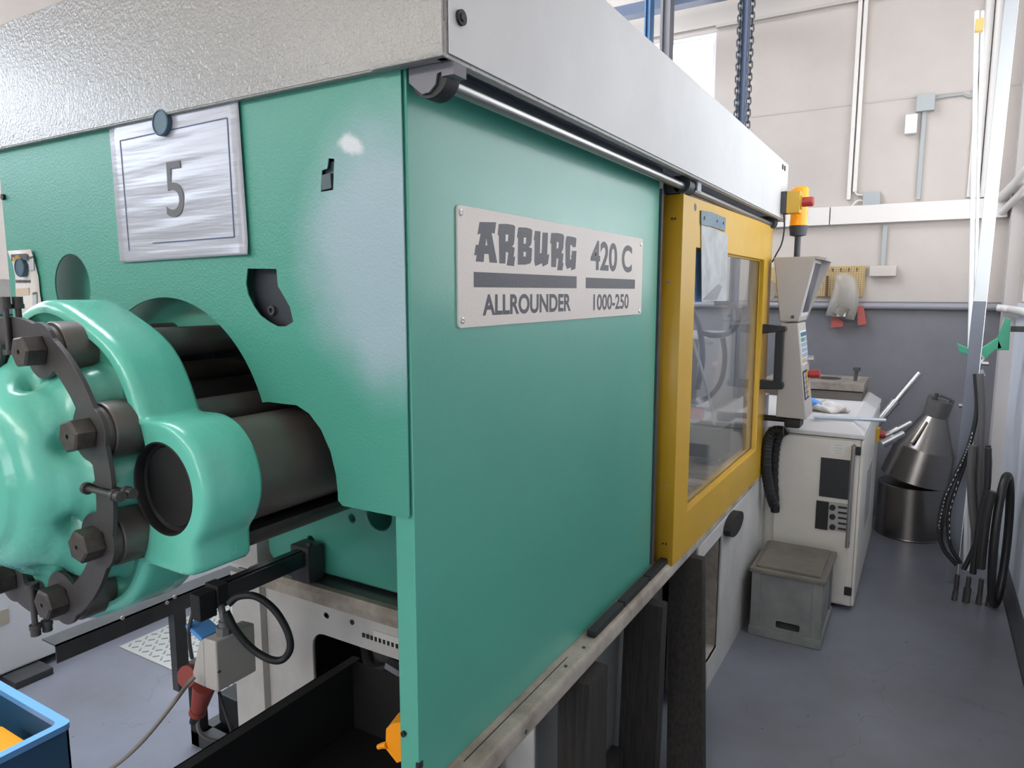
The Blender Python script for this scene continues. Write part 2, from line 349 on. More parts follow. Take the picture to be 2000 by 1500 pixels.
# green paint with a paler greyish patch on the right
gs = bpy.data.materials.new('worn_green_sheet'); gs.use_nodes = True
nt = gs.node_tree; N = nt.nodes; L = nt.links; B = N['Principled BSDF']; B.inputs['Roughness'].default_value = 0.42
tc = N.new('ShaderNodeTexCoord')
def dist_mask(c, rad, sc_, lo, hi, src):
    mp = N.new('ShaderNodeMapping'); mp.vector_type = 'POINT'
    mp.inputs['Location'].default_value = tuple(-c[i] / rad[i] for i in range(3)); mp.inputs['Scale'].default_value = tuple(1 / r for r in rad)
    L.new(src, mp.inputs[0])
    ln = N.new('ShaderNodeVectorMath'); ln.operation = 'LENGTH'; L.new(mp.outputs[0], ln.inputs[0])
    mr = N.new('ShaderNodeMapRange'); mr.interpolation_type = 'SMOOTHSTEP'; mr.inputs['From Min'].default_value = lo; mr.inputs['From Max'].default_value = hi
    mr.inputs['To Min'].default_value = 1; mr.inputs['To Max'].default_value = 0; L.new(ln.outputs['Value'], mr.inputs[0]); return mr.outputs[0]
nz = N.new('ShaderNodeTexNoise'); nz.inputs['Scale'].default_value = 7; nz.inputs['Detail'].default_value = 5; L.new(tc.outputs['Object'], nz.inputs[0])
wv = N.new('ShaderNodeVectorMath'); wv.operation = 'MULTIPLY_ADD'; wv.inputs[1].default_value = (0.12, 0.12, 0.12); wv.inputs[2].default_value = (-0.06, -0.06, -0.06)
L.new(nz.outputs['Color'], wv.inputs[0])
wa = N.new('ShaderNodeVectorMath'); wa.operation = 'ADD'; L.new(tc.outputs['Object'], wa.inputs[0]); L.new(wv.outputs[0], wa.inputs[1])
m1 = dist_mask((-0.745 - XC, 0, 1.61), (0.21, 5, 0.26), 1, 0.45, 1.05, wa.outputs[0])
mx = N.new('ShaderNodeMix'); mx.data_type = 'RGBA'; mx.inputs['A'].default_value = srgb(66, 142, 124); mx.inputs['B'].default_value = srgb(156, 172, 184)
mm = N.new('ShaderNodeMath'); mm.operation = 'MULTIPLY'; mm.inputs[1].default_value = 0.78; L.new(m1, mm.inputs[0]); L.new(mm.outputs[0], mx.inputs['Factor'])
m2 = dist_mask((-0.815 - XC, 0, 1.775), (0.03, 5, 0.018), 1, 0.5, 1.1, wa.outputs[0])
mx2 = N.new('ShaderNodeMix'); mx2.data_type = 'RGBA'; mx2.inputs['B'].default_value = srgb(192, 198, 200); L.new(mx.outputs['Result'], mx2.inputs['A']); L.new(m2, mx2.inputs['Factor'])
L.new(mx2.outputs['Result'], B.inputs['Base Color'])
n2 = N.new('ShaderNodeTexNoise'); n2.inputs['Scale'].default_value = 260; L.new(tc.outputs['Object'], n2.inputs[0])
bp = N.new('ShaderNodeBump'); bp.inputs['Strength'].default_value = 0.5; bp.inputs['Distance'].default_value = 0.0012
L.new(n2.outputs['Fac'], bp.inputs['Height']); L.new(bp.outputs[0], B.inputs['Normal'])
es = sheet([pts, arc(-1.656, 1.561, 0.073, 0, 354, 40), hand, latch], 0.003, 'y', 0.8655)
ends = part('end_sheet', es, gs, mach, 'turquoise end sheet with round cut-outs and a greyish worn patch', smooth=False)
part('latch', MB().box((-0.876, 0.872, 1.716), (-0.850, 0.885, 1.762)).prism([(-0.874, 1.716), (-0.852, 1.718), (-0.853, 1.742), (-0.872, 1.740)], 'y', 0.862, 0.872), mat('dark_teal_plastic', (58, 74, 80), 0.4), ends)
p = aty(7, 385, 0.862); part('hole_plug', MB().cyl((p.x, 0.858, p.z), (p.x, 0.864, p.z), 0.007, n=12), BLK, ends)
# --- side panel
sp = part('side_panel', MB().box((-0.703, 0.871, 0.690), (-0.700, 2.036, 1.905)).box((-0.740, 0.871, 0.690), (-0.7005, 0.874, 1.895)).box((-0.75, 2.033, 0.69), (-0.7005, 2.036, 1.905)), GREEN, mach, 'tall turquoise side panel', bev=0.002)
p = aty(790, 1432, 0.871); part('side_screw', MB().cyl((p.x, 0.866, p.z), (p.x, 0.872, p.z), 0.005, n=14), BLK, sp)
part('corner_clip', MB().box((-0.706, 0.868, 0.735), (-0.698, 0.882, 0.749), bev=0.003), BLK, sp)
part('edge_seal', MB().box((-0.712, 2.040, 0.70), (-0.694, 2.058, 1.85)), DKG, mach)
part('door_seal', MB().box((-0.73, 2.070, 0.705), (-0.705, 2.090, 1.84)), BLK, mach)
# --- name plate
npl = part('nameplate', sheet([[(y, z) for y, z in rrect(0.998, 1.488, 1.896, 1.696, 0.008)]], 0.003, 'x', -0.6982, bevel=0.0006), PLATE, mach, 'cream nameplate with dark grey lettering', smooth=False)
XP = -0.6962
def logo(loops):
    return sheet([[(lambda v: (v.y, v.z))(atx(910 + a * 0.115, 410 + b * 0.115, XP)) for a, b in lp] for lp in loops], 0.0006, 'x', XP)
LET = [
 [[(230, 205), (512, 210), (487, 402), (435, 392), (530, 900), (400, 893), (385, 748), (310, 748), (300, 885), (165, 876), (183, 765), (140, 772), (167, 592), (212, 592), (250, 402), (195, 418)], [(345, 475), (330, 600), (363, 602)]],
 [[(555, 238), (700, 238), (800, 255), (835, 280), (822, 520), (812, 585), (780, 622), (828, 645), (806, 800), (833, 788), (815, 955), (692, 942), (720, 725), (676, 712), (668, 912), (567, 907), (556, 428), (538, 432)], [(672, 418), (720, 418), (712, 530), (672, 540)]],
 [[(888, 295), (1020, 300), (1110, 325), (1127, 355), (1112, 560), (1100, 600), (1066, 630), (1122, 655), (1112, 860), (1090, 910), (1000, 930), (880, 930), (884, 470), (865, 468)], [(980, 468), (1024, 470), (1016, 574), (978, 574)], [(975, 712), (1022, 714), (1016, 792), (975, 792)]],
 [[(1172, 352), (1265, 366), (1255, 740), (1285, 730), (1300, 384), (1393, 388), (1378, 765), (1413, 742), (1393, 915), (1305, 965), (1290, 905), (1178, 955), (1160, 880), (1165, 512), (1150, 512)]],
 [[(1447, 392), (1560, 392), (1645, 412), (1666, 445), (1650, 660), (1618, 728), (1655, 745), (1640, 905), (1658, 895), (1636, 1027), (1550, 1023), (1570, 830), (1538, 820), (1528, 973), (1448, 970), (1448, 565), (1430, 572)], [(1540, 545), (1574, 548), (1568, 648), (1538, 660)]],
 [[(1722, 442), (1850, 465), (1876, 490), (1863, 632), (1806, 632), (1806, 600), (1770, 600), (1765, 845), (1790, 838), (1790, 800), (1780, 790), (1797, 762), (1797, 697), (1877, 697), (1858, 1000), (1785, 1027), (1785, 975), (1715, 1003), (1690, 930), (1690, 560), (1700, 470)]],
]
for lp in LET: part('letter', logo(lp), INK, npl, smooth=False)
def plate_rect(a, b):
    return MB().box((XP - 0.0003, atx(a[0], a[1], XP).y, atx(a[0], a[2], XP).z), (XP + 0.0003, atx(b[0], b[1], XP).y, atx(a[0], a[1], XP).z))
def fit_text(s, l, r, t, bt, bold):
    A = atx(l, t, XP); Bb = atx(l, bt, XP); R = atx(r, t, XP)
    return text_mb(s, A.y, R.y, Bb.z, A.z, 'x', XP, bold)
part('print_bar', MB().box((XP - 0.0003, atx(925, 531, XP).y, atx(925, 561, XP).z), (XP + 0.0003, atx(1126, 550, XP).y, atx(925, 531, XP).z)), INK, npl, smooth=False)
part('print_bar', MB().box((XP - 0.0003, atx(1144, 550, XP).y, atx(1144, 563, XP).z), (XP + 0.0003, atx(1240, 550, XP).y, atx(1144, 542, XP).z)), INK, npl, smooth=False)
part('lettering', fit_text('ALLROUNDER', 942.5, 1115, 574.5, 617, 0.032), INK, npl, smooth=False)
part('lettering', fit_text('420 C', 1154, 1235, 468, 527.5, 0.028), INK, npl, smooth=False)
part('lettering', fit_text('1000-250', 1159, 1228, 574.5, 606.5, 0.022), INK, npl, smooth=False)
for q in ((899, 415), (1251, 477), (1248, 607), (902, 626)):
    p = atx(*q, -0.697); part('rivet', MB().lathe([(0.0065, 0), (0.006, 0.002), (0.003, 0.003), (0, 0.0015)], Matrix.Translation((-0.6968, p.y, p.z)) @ Matrix.Rotation(PI / 2, 4, 'Y'), 16), CHR, npl)
# --- frame ledge and lower body
led = part('frame_ledge', MB().prism([(-0.76, 0.64), (-0.664, 0.64), (-0.653, 0.643), (-0.650, 0.652), (-0.650, 0.672), (-0.654, 0.682), (-0.663, 0.686), (-0.76, 0.686)], 'y', 0.62, 3.62), DIRTY, mach, 'cream painted frame ledge with chipped edge')
part('ledge_slot', MB().box((-0.6865, 0.985, 0.6862), (-0.6845, 1.42, 0.6868)), BLK, led)
for q in ((1140, 1264.5), (1105, 1301)):
    p = atz(q[0], q[1], 0.687); part('ledge_screw', MB().cyl((p.x, p.y, 0.686), (p.x, p.y, 0.6885), 0.004, n=12), DKG, led)
p = atx(1027, 1429, -0.65); part('ledge_screw', MB().cyl((-0.651, p.y, p.z), (-0.6485, p.y, p.z), 0.0045, n=12), DKG, led)
for y0, y1 in ((1.535, 1.730), (1.736, 1.932), (1.938, 2.14)):
    part('rubber_strip', MB().box((-0.6885, y0, 0.6863), (-0.664, y1, 0.7045), bev=0.004), BLK, led)
part('red_stop', MB().box((-0.675, 2.11, 0.687), (-0.662, 2.14, 0.70)), mat('red_plastic', (150, 60, 58), 0.5), led)
loops = [[(1.44, 0.0), (3.62, 0.0), (3.62, 0.640), (1.44, 0.640)]]
loops[0] = [(2.42, 0.0), (3.62, 0.0), (3.62, 0.640), (2.42, 0.640)]
loops = [[(2.42, 0.585), (2.757, 0.585), (2.757, 0.11), (2.60, 0.11), (2.60, 0.0), (3.62, 0.0), (3.62, 0.64), (2.42, 0.64)]]
cov = part('lower_cover', sheet(loops, 0.012, 'x', -0.656), WHITE, mach, 'off-white lower side cover', smooth=False)
part('recess_panel', MB().box((-0.76, 2.43, 0.06), (-0.715, 2.78, 0.62)), GREYP, cov)
part('recess_edge', MB().box((-0.715, 2.757, 0.10), (-0.66, 2.765, 0.60)).box((-0.715, 2.61, 0.095), (-0.655, 2.757, 0.11)), DIRTY, cov)
ya, yb2 = atx(1412, 1020, -0.65).y, atx(1440, 1010, -0.65).y
part('grip_cup', MB().prism([(-y, z) for y, z in []] or arc(0, 0, 1, 0, 345, 24), 'x', 0, 1).xform(Matrix.Translation((-0.65, 2.885, 0.597)) @ Matrix.Diagonal((0.03, 0.115, 0.045, 1))), BLK, cov, 'black recessed grip')
part('base_side', MB().box((-0.80, 1.445, 0.0), (-0.78, 2.42, 0.64)), GREYP, mach)  # grey instead of white: shade on this face put into the colour
part('side_cover_upper', MB().box((-0.72, 3.49, 0.686), (-0.652, 3.62, 1.05)), WHITE, mach)
part('base_end_wall', sheet([[(-1.89, 0.0), (-0.782, 0.0), (-0.782, 0.655), (-1.89, 0.655)], rrect(-1.555, 0.05, -0.92, 0.525, 0.05)], 0.012, 'y', 1.436), WHITE, mach, 'off-white end wall of the machine base', smooth=False)
part('base_corner_post', MB().box((-1.892, 1.405, 0.0), (-1.755, 1.43, 0.655), bev=0.003), WHITE, mach)
part('post_head', MB().box((-1.95, 1.44, 0.66), (-1.80, 1.54, 0.80), bev=0.004), WHITE, mach)
bt = part('cross_beam', MB().prism([(1.395, 0.640), (1.395, 0.672), (1.406, 0.685), (1.66, 0.686), (1.66, 0.640)], 'x', -1.80, -0.80), DIRTY, mach, 'dirty grey cross beam of the base')
for q in ((639, 1203), (688, 1215), (637, 1201), (650, 1174), (745, 1190)):
    p = aty(*q, 1.43); part('hole_plug', MB().cyl((p.x, 1.428, p.z), (p.x, 1.432, p.z), 0.008, n=10), BLK, bt)
part('oily_film', MB().box((-1.78, 1.425, 0.6862), (-0.81, 1.655, 0.6868)), mat('oil_stain', (74, 72, 72), 0.3, rgb2=(40, 40, 42), mscale=7), bt, 'dark oily film on top of the beam')
rl = part('scale_label', MB().box((aty(728, 1190, 1.428).x, 1.4265, 0.560), (-1.19, 1.4295, 0.592)), mat('paper_white', (214, 212, 206), 0.6), mach)
for i in range(11):
    x = -1.345 + i * 0.0155; part('scale_tick', MB().box((x, 1.4255, 0.561), (x + 0.009, 1.4268, 0.574)), BLK, rl)
# things inside the base opening
inn = part('hydraulic_block', MB().box((-1.50, 1.62, 0.30), (-1.28, 1.8, 0.46), bev=0.01).cyl((-1.36, 1.52, 0.47), (-1.36, 1.68, 0.47), 0.035).cyl((-1.30, 1.55, 0.36), (-1.30, 1.55, 0.56), 0.012).cyl((-1.18, 1.55, 0.36), (-1.18, 1.55, 0.60), 0.016), BSTL, mach)
part('hydraulic_hose', MB().tube([(-1.5, 1.6, 0.42), (-1.42, 1.55, 0.38), (-1.3, 1.56, 0.42), (-1.2, 1.62, 0.36)], 0.018), BLK, mach)
part('hose_fitting', MB().cyl((-1.33, 1.52, 0.44), (-1.24, 1.52, 0.42), 0.02, n=6), CHR, mach)
part('hose_fitting', MB().cyl((-1.47, 1.5, 0.36), (-1.40, 1.5, 0.35), 0.018, n=6), CHR, mach)
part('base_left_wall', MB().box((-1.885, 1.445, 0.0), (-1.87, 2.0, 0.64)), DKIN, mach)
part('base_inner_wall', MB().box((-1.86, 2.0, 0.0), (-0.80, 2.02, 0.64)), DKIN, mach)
part('base_tank', MB().box((-1.85, 2.1, 0.02), (-0.80, 3.6, 0.60)), GREYP, mach)
# --- platen (casting behind the sheet)
py = 1.48
pl_loops = [rrect(-1.78, 0.70, -0.78, 1.86, 0.03)]
for (a, b, r) in ((609, 1055, 0.020), (689, 1012, 0.018), (742, 1005, 0.052)):
    p = aty(a, b, py); pl_loops.append(arc(p.x, p.z, r, 0, 350, 24))
pt = part('support_platen', sheet(pl_loops, 0.09, 'y', py + 0.045, bevel=0.006), GREEN, mach, 'turquoise cast platen behind the end sheet', sm=50)
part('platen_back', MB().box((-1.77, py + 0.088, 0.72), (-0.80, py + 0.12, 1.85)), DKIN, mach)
p = aty(609, 1055, py); part('bore_boss', MB().lathe([(0.030, -0.001), (0.030, 0.004), (0.022, 0.004), (0.021, -0.02)], Matrix.Translation((p.x, py, p.z)) @ Matrix.Rotation(PI / 2, 4, 'X'), 28), GREEN, pt)
part('gate_block', MB().box((-1.08, 0.885, 1.487), (-0.94, 0.93, 1.61), bev=0.004), mat('dark_slate_metal', (46, 50, 56), 0.45, metal=0.3), mach)
p = aty(533, 606, 0.884); part('socket_screw', MB().lathe([(0.009, 0), (0.009, 0.006), (0.0045, 0.006), (0.004, 0.001), (0, 0.001)], Matrix.Translation((p.x, 0.885, p.z)) @ Matrix.Rotation(PI / 2, 4, 'X'), 20), BSTL, mach)
part('rear_shield', MB().box((-1.93, 0.935, 1.46), (-0.76, 0.938, 1.88)), GREEN, mach)
part('left_side_panel', MB().box((-1.94, 0.94, 0.70), (-1.93, 1.56, 1.90)), DKIN, mach)  # side panel in near black instead of green, shade put into the colour
part('inner_dark_plate', MB().box((-1.9, 1.40, 1.20), (-0.85, 1.41, 1.62)), DKIN, mach)  # dark backing added in place of the shade between the bars
part('lower_beam_green', MB().box((-1.08, 0.884, 1.478), (-0.95, 0.95, 1.488)), GREEN, mach)
# --- bars
RS = 0.228
stud = [(XC + RS * math.cos(math.radians(22.5 + 45 * k)), ZM + RS * math.sin(math.radians(22.5 + 45 * k))) for k in range(8)]
for x, z in stud:
    part('tie_bar', MB().cyl((x, 0.73, z), (x, 1.475, z), 0.0285, n=28), BCYL, mach)
part('tie_bar', MB().cyl((-1.37, 0.73, 1.375), (-1.37, 1.475, 1.375), 0.026, n=28), BCYL, mach)
part('core_cylinder', MB().cyl((XC, 0.73, ZM), (XC, 1.475, ZM), 0.118, n=40), BSTL, mach)
for sgn in (1, -1):
    gx = XC + sgn * 0.305
    part('guide_cylinder', MB().cyl((gx, 0.74, 1.243), (gx, 1.475, 1.243), 0.0905, n=56), BCYL, mach)
part('under_rail', MB().box((-1.24, 0.745, 1.128), (-0.98, 1.47, 1.14)), BSTL, mach)
# --- cast housing (lofted around its centre)
def outline(t):
    c, s_ = math.cos(t), math.sin(t)
    r = 0.287 + 0.004 * math.cos(8 * t)
    for sg in (1, -1):
        cc = c * sg
        if cc > 0:
            d = 0.305 * s_; k = 0.107 ** 2 - d * d
            if k > 0: r = max(r, 0.305 * cc + math.sqrt(k))
    # foot blocks below the side lobes
    if -0.62 < s_ < -0.05:
        r = max(r, min(0.374 / max(0.05, abs(c)), 0.137 / abs(s_)))
    return r
NT = 384
angs = [2 * PI * i / NT for i in range(NT)]
OL = [outline(t) for t in angs]
for _ in range(3): OL = [(OL[i - 1] + 2 * OL[i] + OL[(i + 1) % NT]) / 4 for i in range(NT)]
def hubr(t, rs, rl):
    w = 0.5 + 0.5 * math.cos(8 * t); w = w ** 0.45
    return rs + (rl - rs) * w
rings = []
def ring(f, y):
    rings.append([Vector((XC + f(i, t) * math.cos(t), y(i, t) if callable(y) else y, ZM + f(i, t) * math.sin(t))) for i, t in enumerate(angs)])
ring(lambda i, t: OL[i] - 0.012, 0.748); ring(lambda i, t: OL[i] - 0.004, 0.746); ring(lambda i, t: OL[i], 0.738)
ring(lambda i, t: OL[i], 0.70); ring(lambda i, t: OL[i], 0.66); ring(lambda i, t: OL[i] - 0.001, 0.650)
ring(lambda i, t: OL[i] - 0.005, 0.643); ring(lambda i, t: OL[i] - 0.012, 0.640)
ring(lambda i, t: max(OL[i] - 0.022, 0.0), 0.640)
ring(lambda i, t: max(0.272, min(OL[i] - 0.024, 0.275)), 0.641)
ring(lambda i, t: 0.264, 0.646); ring(lambda i, t: 0.258, 0.654)
ring(lambda i, t: hubr(t, 0.176, 0.246), 0.656); ring(lambda i, t: hubr(t, 0.172, 0.238), 0.648)
ring(lambda i, t: hubr(t, 0.171, 0.234), 0.628); ring(lambda i, t: hubr(t, 0.170, 0.226), 0.612)
ring(lambda i, t: hubr(t, 0.170, 0.214), 0.598)
def dim(t, y):      # shallow scoop beside each stud
    u = ((math.degrees(t) - 22.5 + 22.5) % 45 - 22.5) / 6.5
    return 0.017 * math.exp(-u * u) * math.exp(-((y - 0.574) / 0.012) ** 2)
for rs, rl, y in ((0.170, 0.206, 0.590), (0.168, 0.198, 0.580), (0.166, 0.190, 0.572), (0.165, 0.184, 0.565), (0.163, 0.178, 0.558), (0.160, 0.172, 0.551), (0.157, 0.166, 0.545), (0.153, 0.160, 0.539), (0.148, 0.153, 0.533), (0.142, 0.145, 0.528), (0.135, 0.136, 0.524), (0.125, 0.125, 0.521), (0.118, 0.118, 0.519), (0.112, 0.112, 0.512), (0.104, 0.104, 0.508), (0.06, 0.06, 0.507)):
    rl = rs + (rl - rs) * (0.6 if y > 0.56 else 0.3); ring(lambda i, t: hubr(t, rs, rl) - dim(t, y), (lambda i, t: y + dim(t, y) * 0.8))
mb = MB().loft(rings, cap0=True, cap1=True)
house = part('clamp_housing', mb, CAST, mach, 'glossy turquoise cast housing with side lobes', sm=60)
# bore in the right lobe cut out with a boolean, applied
def bore(obj, cx, cz, r, y0, y1):
    cb = MB().cyl((cx, y0, cz), (cx, y1, cz), r, n=64); me = bpy.data.meshes.new('c'); cb.xform(rootof(obj).matrix_basis.inverted()); cb.bm.to_mesh(me)
    co = bpy.data.objects.new('cut', me); C.objects.link(co); co.parent = mach
    md = obj.modifiers.new('b', 'BOOLEAN'); md.operation = 'DIFFERENCE'; md.object = co; md.solver = 'EXACT'
    dg = bpy.context.evaluated_depsgraph_get(); me2 = bpy.data.meshes.new_from_object(obj.evaluated_get(dg))
    obj.modifiers.clear(); obj.data = me2
    bpy.data.objects.remove(co)
for sg in (1, -1):
    bx, bz = XC + sg * 0.305, 1.243
    bore(house, bx, bz, 0.0755, 0.60, 0.675)
    RY = Matrix.Translation((bx, 0.0, bz)) @ Matrix.Rotation(PI / 2, 4, 'X')
    part('cylinder_end_ring', MB().lathe([(0.0755, -0.642), (0.0735, -0.639), (0.0715, -0.642), (0.0715, -0.655), (0.066, -0.660), (0.064, -0.656), (0, -0.656)], RY, 56), mat('bore_black', (30, 29, 29), 0.5, bump=0.15, bscale=60), house)
house.data.set_sharp_from_angle(angle=math.radians(50))
for k, (x, z) in enumerate(stud):
    c1 = part('stud_collar', MB().lathe([(0.0, -0.655), (0.0465, -0.655), (0.0465, -0.607), (0.0445, -0.604), (0.040, -0.604), (0.040, -0.594), (0, -0.594)], Matrix.Translation((x, 0, z)) @ Matrix.Rotation(PI / 2, 4, 'X'), 36), BCYL, house)
    a = random.uniform(0, 60)
    hx = MB(); hx.lathe([(0, -0.584), (0.0265, -0.584), (0.0265, -0.5565), (0.0238, -0.5535), (0.0236, -0.5532), (0.004, -0.5532), (0.004, -0.560), (0, -0.560)], Matrix.Rotation(math.radians(a), 4, 'Z'), 6)
    hx.xform(Matrix.Translation((x, 0, z)) @ Matrix.Rotation(PI / 2, 4, 'X'))
    part('hex_stud', hx, BWORN, house, smooth=False, bev=0.0012)
for q in range(4):
    out, inn_ = [], []
    for i in range(61):
        ad = 90 * q + 1.0 + 88 * i / 60; t = math.radians(ad); ro, ri = 0.264, 0.218
        for k in range(8):
            d = math.radians(ad - (22.5 + 45 * k)); s_ = RS * math.sin(d); rr = 0.046 ** 2 - s_ * s_
            if rr > 0 and math.cos(d) > 0: ro = max(ro, RS * math.cos(d) + math.sqrt(rr)); ri = min(ri, RS * math.cos(d) - math.sqrt(rr))
        out.append((XC + ro * math.cos(t), ZM + ro * math.sin(t))); inn_.append((XC + ri * math.cos(t), ZM + ri * math.sin(t)))
    part('retaining_plate', MB().prism(out + inn_[::-1], 'y', 0.585, 0.593), BSTL, house, smooth=False, bev=0.0008)
    a = math.radians(90 * q); ca, sa = math.cos(a), math.sin(a)
    def rp(r, t, y): return Vector((XC + r * ca - t * sa, y, ZM + r * sa + t * ca))
    cl = MB()
    for y_ in (0.5795, 0.5985): cl.cyl(rp(0.203, 0, y_), rp(0.285, 0, y_), 0.0048, n=14); cl.cyl(rp(0.285, 0, y_), rp(0.297, 0, y_), 0.0082, n=16)
    for r0 in (0.201, 0.277):
        cl.cyl(rp(r0, 0, 0.5795), rp(r0 + 0.008, 0, 0.5795), 0.0095, n=18); cl.cyl(rp(r0, 0, 0.5985), rp(r0 + 0.008, 0, 0.5985), 0.0095, n=18)
    part('plate_clamp', cl, BSTL, house)
# --- sliding door
dl = [[(2.105, 0.682), (3.507, 0.664), (3.500, 1.853), (2.105, 1.838)], [(2.250, 0.820), (2.250, 1.692), (3.335, 1.694), (3.345, 0.815)]]
door = part('sliding_door', sheet(dl, 0.064, 'x', -0.682, bevel=0.0015), YEL, mach, 'yellow sliding door with clear window', smooth=False)
GLASS = clearmat('door_polycarbonate', (206, 210, 214), 0.06, 0.08)
part('window_pane', MB().box((-0.676, 2.245, 0.812), (-0.672, 3.35, 1.698)), GLASS, door, 'clear plastic window pane', smooth=False)
part('window_bead', sheet([[(2.250, 0.818), (3.343, 0.814), (3.335, 1.694), (2.250, 1.692)], [(2.258, 0.828), (3.335, 0.824), (3.327, 1.686), (2.258, 1.684)]], 0.004, 'x', -0.668), YEL, door, smooth=False)
dh = part('door_handle', MB().box((-0.592, 3.360, 1.135), (-0.556, 3.392, 1.375), bev=0.006), BLK, door, 'black door handle')
for z in (1.381, 1.124):
    sgn = 1 if z > 1.2 else -1
    part('handle_arm', MB().prism([(-0.65, z - 0.022), (-0.550, z - 0.013 + 0.004 * sgn), (-0.546, z), (-0.550, z + 0.014), (-0.65, z + 0.022)], 'y', 3.358, 3.394), BLK, dh, bev=0.003)
p = atx(1357, 405, -0.65); part('hole_plug', MB().cyl((-0.651, p.y, p.z), (-0.648, p.y, p.z), 0.012, n=18), DKG, door)
for a, b in ((1313, 427), (1319, 427), (1304, 551), (1310, 551), (1297, 948), (1303, 948), (1295, 1061), (1301, 1062)):
    p = aty(a, b, 2.105); part('screw_hole', MB().cyl((p.x, 2.1015, p.z), (p.x, 2.106, p.z), 0.0032, n=10), BLK if b not in (551, 948) else CHR, door)
# --- mould space seen through the door window
inc = mat('inner_pale_paint', (176, 184, 196), 0.5)
part('mould_space_back', MB().box((-1.95, 2.08, 0.70), (-1.90, 3.55, 0.95)), inc, mach)
part('mould_space_floor', MB().box((-1.95, 2.06, 0.69), (-0.74, 3.55, 0.72)), DIRTY, mach)
part('fixed_platen', MB().box((-1.75, 2.88, 0.72), (-0.95, 3.30, 1.62), bev=0.01), mat('platen_pale_grey', (205, 206, 210), 0.5), mach, 'pale grey fixed platen')
part('moving_platen', MB().box((-1.75, 2.10, 0.72), (-0.85, 2.42, 1.55), bev=0.01), mat('platen_blue_grey', (150, 166, 196), 0.5), mach)
part('mould_half', MB().box((-1.5, 2.42, 0.95), (-1.05, 2.62, 1.40), bev=0.004), BSTL, mach)
part('mould_half', MB().box((-1.5, 2.66, 0.95), (-1.05, 2.88, 1.40), bev=0.004), DKG, mach)
part('inner_guard', MB().box((-0.90, 2.46, 0.74), (-0.86, 2.80, 0.98)), DKG, mach)
hosem = mat('blue_grey_hose', (84, 96, 122), 0.45)
def h34(px, py, d=0.0): return aty(px, py, 3.40 + d)
part('mould_hose', MB().tube([h34(1396, 592), h34(1420, 592), h34(1438, 605), h34(1440, 630), h34(1424, 650), h34(1395, 655), h34(1370, 650)], 0.013), hosem, mach)
part('mould_hose', MB().tube([h34(1412, 660, .1), h34(1416, 700, .1), h34(1408, 745, .1), h34(1385, 775, .1), h34(1350, 790, .1)], 0.013), hosem, mach)
part('mould_hose', MB().tube([h34(1350, 655), h34(1370, 720), h34(1388, 790), h34(1398, 850), h34(1405, 900)], 0.007), mat('clear_hose', (190, 196, 204), 0.3), mach)
part('mould_hose', MB().tube([h34(1350, 600, .2), h34(1366, 640, .2), h34(1372, 700, .2), h34(1362, 760, .2)], 0.016), hosem, mach)
part('white_cap', MB().ball(h34(1386, 668, -0.05), 0.016, 1.2, 1, 0.7), mat('label_paper_white', (206, 200, 194)), mach)
part('injection_unit', MB().box((-1.75, 3.75, 0.86), (-1.05, 4.6, 1.30), bev=0.01), mat('unit_grey', (150, 150, 152), 0.5), mach)
part('injection_barrel', MB().cyl((-1.32, 3.0, 1.245), (-1.32, 3.76, 1.245), 0.07), CHR, mach)
part('unit_base', MB().box((-1.80, 3.66, 0.0), (-1.0, 4.65, 0.86), bev=0.01), WHITE, mach)
part('drop_chute', MB().box(h34(1345, 890, -0.1), h34(1428, 826, 0.1) + Vector((0, 0.0, 0))), mat('chute_dark', (48, 52, 62), 0.5), mach)
part('hose_nipple', MB().cyl((-0.95, 2.80, 1.28), (-0.93, 2.80, 1.28), 0.018, n=14), mat('signal_green', (40, 160, 90), 0.4), mach)
part('red_knob', MB().cyl((-0.93, 3.25, 0.98), (-0.88, 3.25, 0.98), 0.03, n=18), mat('red_plastic', (150, 60, 58)), mach)
# --- emergency stop box at the hood end
ep = atx(1540, 395, -0.60)
e0, e1, e2, e3, e4 = aty(1517, 374, 3.44), aty(1537, 373, 3.44), aty(1563, 372, 3.44), aty(1587, 380, 3.44), aty(1540, 416, 3.44)
ez = (e1.z + e4.z) / 2
eb = part('stop_box', MB().box((-0.611, 3.44, e4.z), (e1.x, 3.515, e1.z), bev=0.004), mat('box_black', (56, 60, 66), 0.5), mach, 'emergency stop box with yellow face and red button')
part('stop_box_face', MB().box((e1.x, 3.44, e4.z), (e2.x, 3.515, e1.z), bev=0.003), YEL, eb)
part('stop_collar', MB().cyl((e2.x, 3.477, ez), (e2.x + 0.006, 3.477, ez), 0.032, n=28), YEL, eb)
part('stop_button', MB().cyl((e2.x + 0.006, 3.477, ez), (e3.x - 0.003, 3.477, ez), 0.0215, n=28).cyl((e3.x - 0.003, 3.477, ez), (e3.x + 0.002, 3.477, ez), 0.0215, 0.017, n=28), mat('red_button', (160, 52, 50), 0.4), eb)
part('stop_cable', MB().tube([aty(1531, 418, 3.48), aty(1532, 445, 3.48), aty(1527, 475, 3.48), aty(1516, 497, 3.48), aty(1508, 512, 3.48)], 0.0035), BLK, eb)
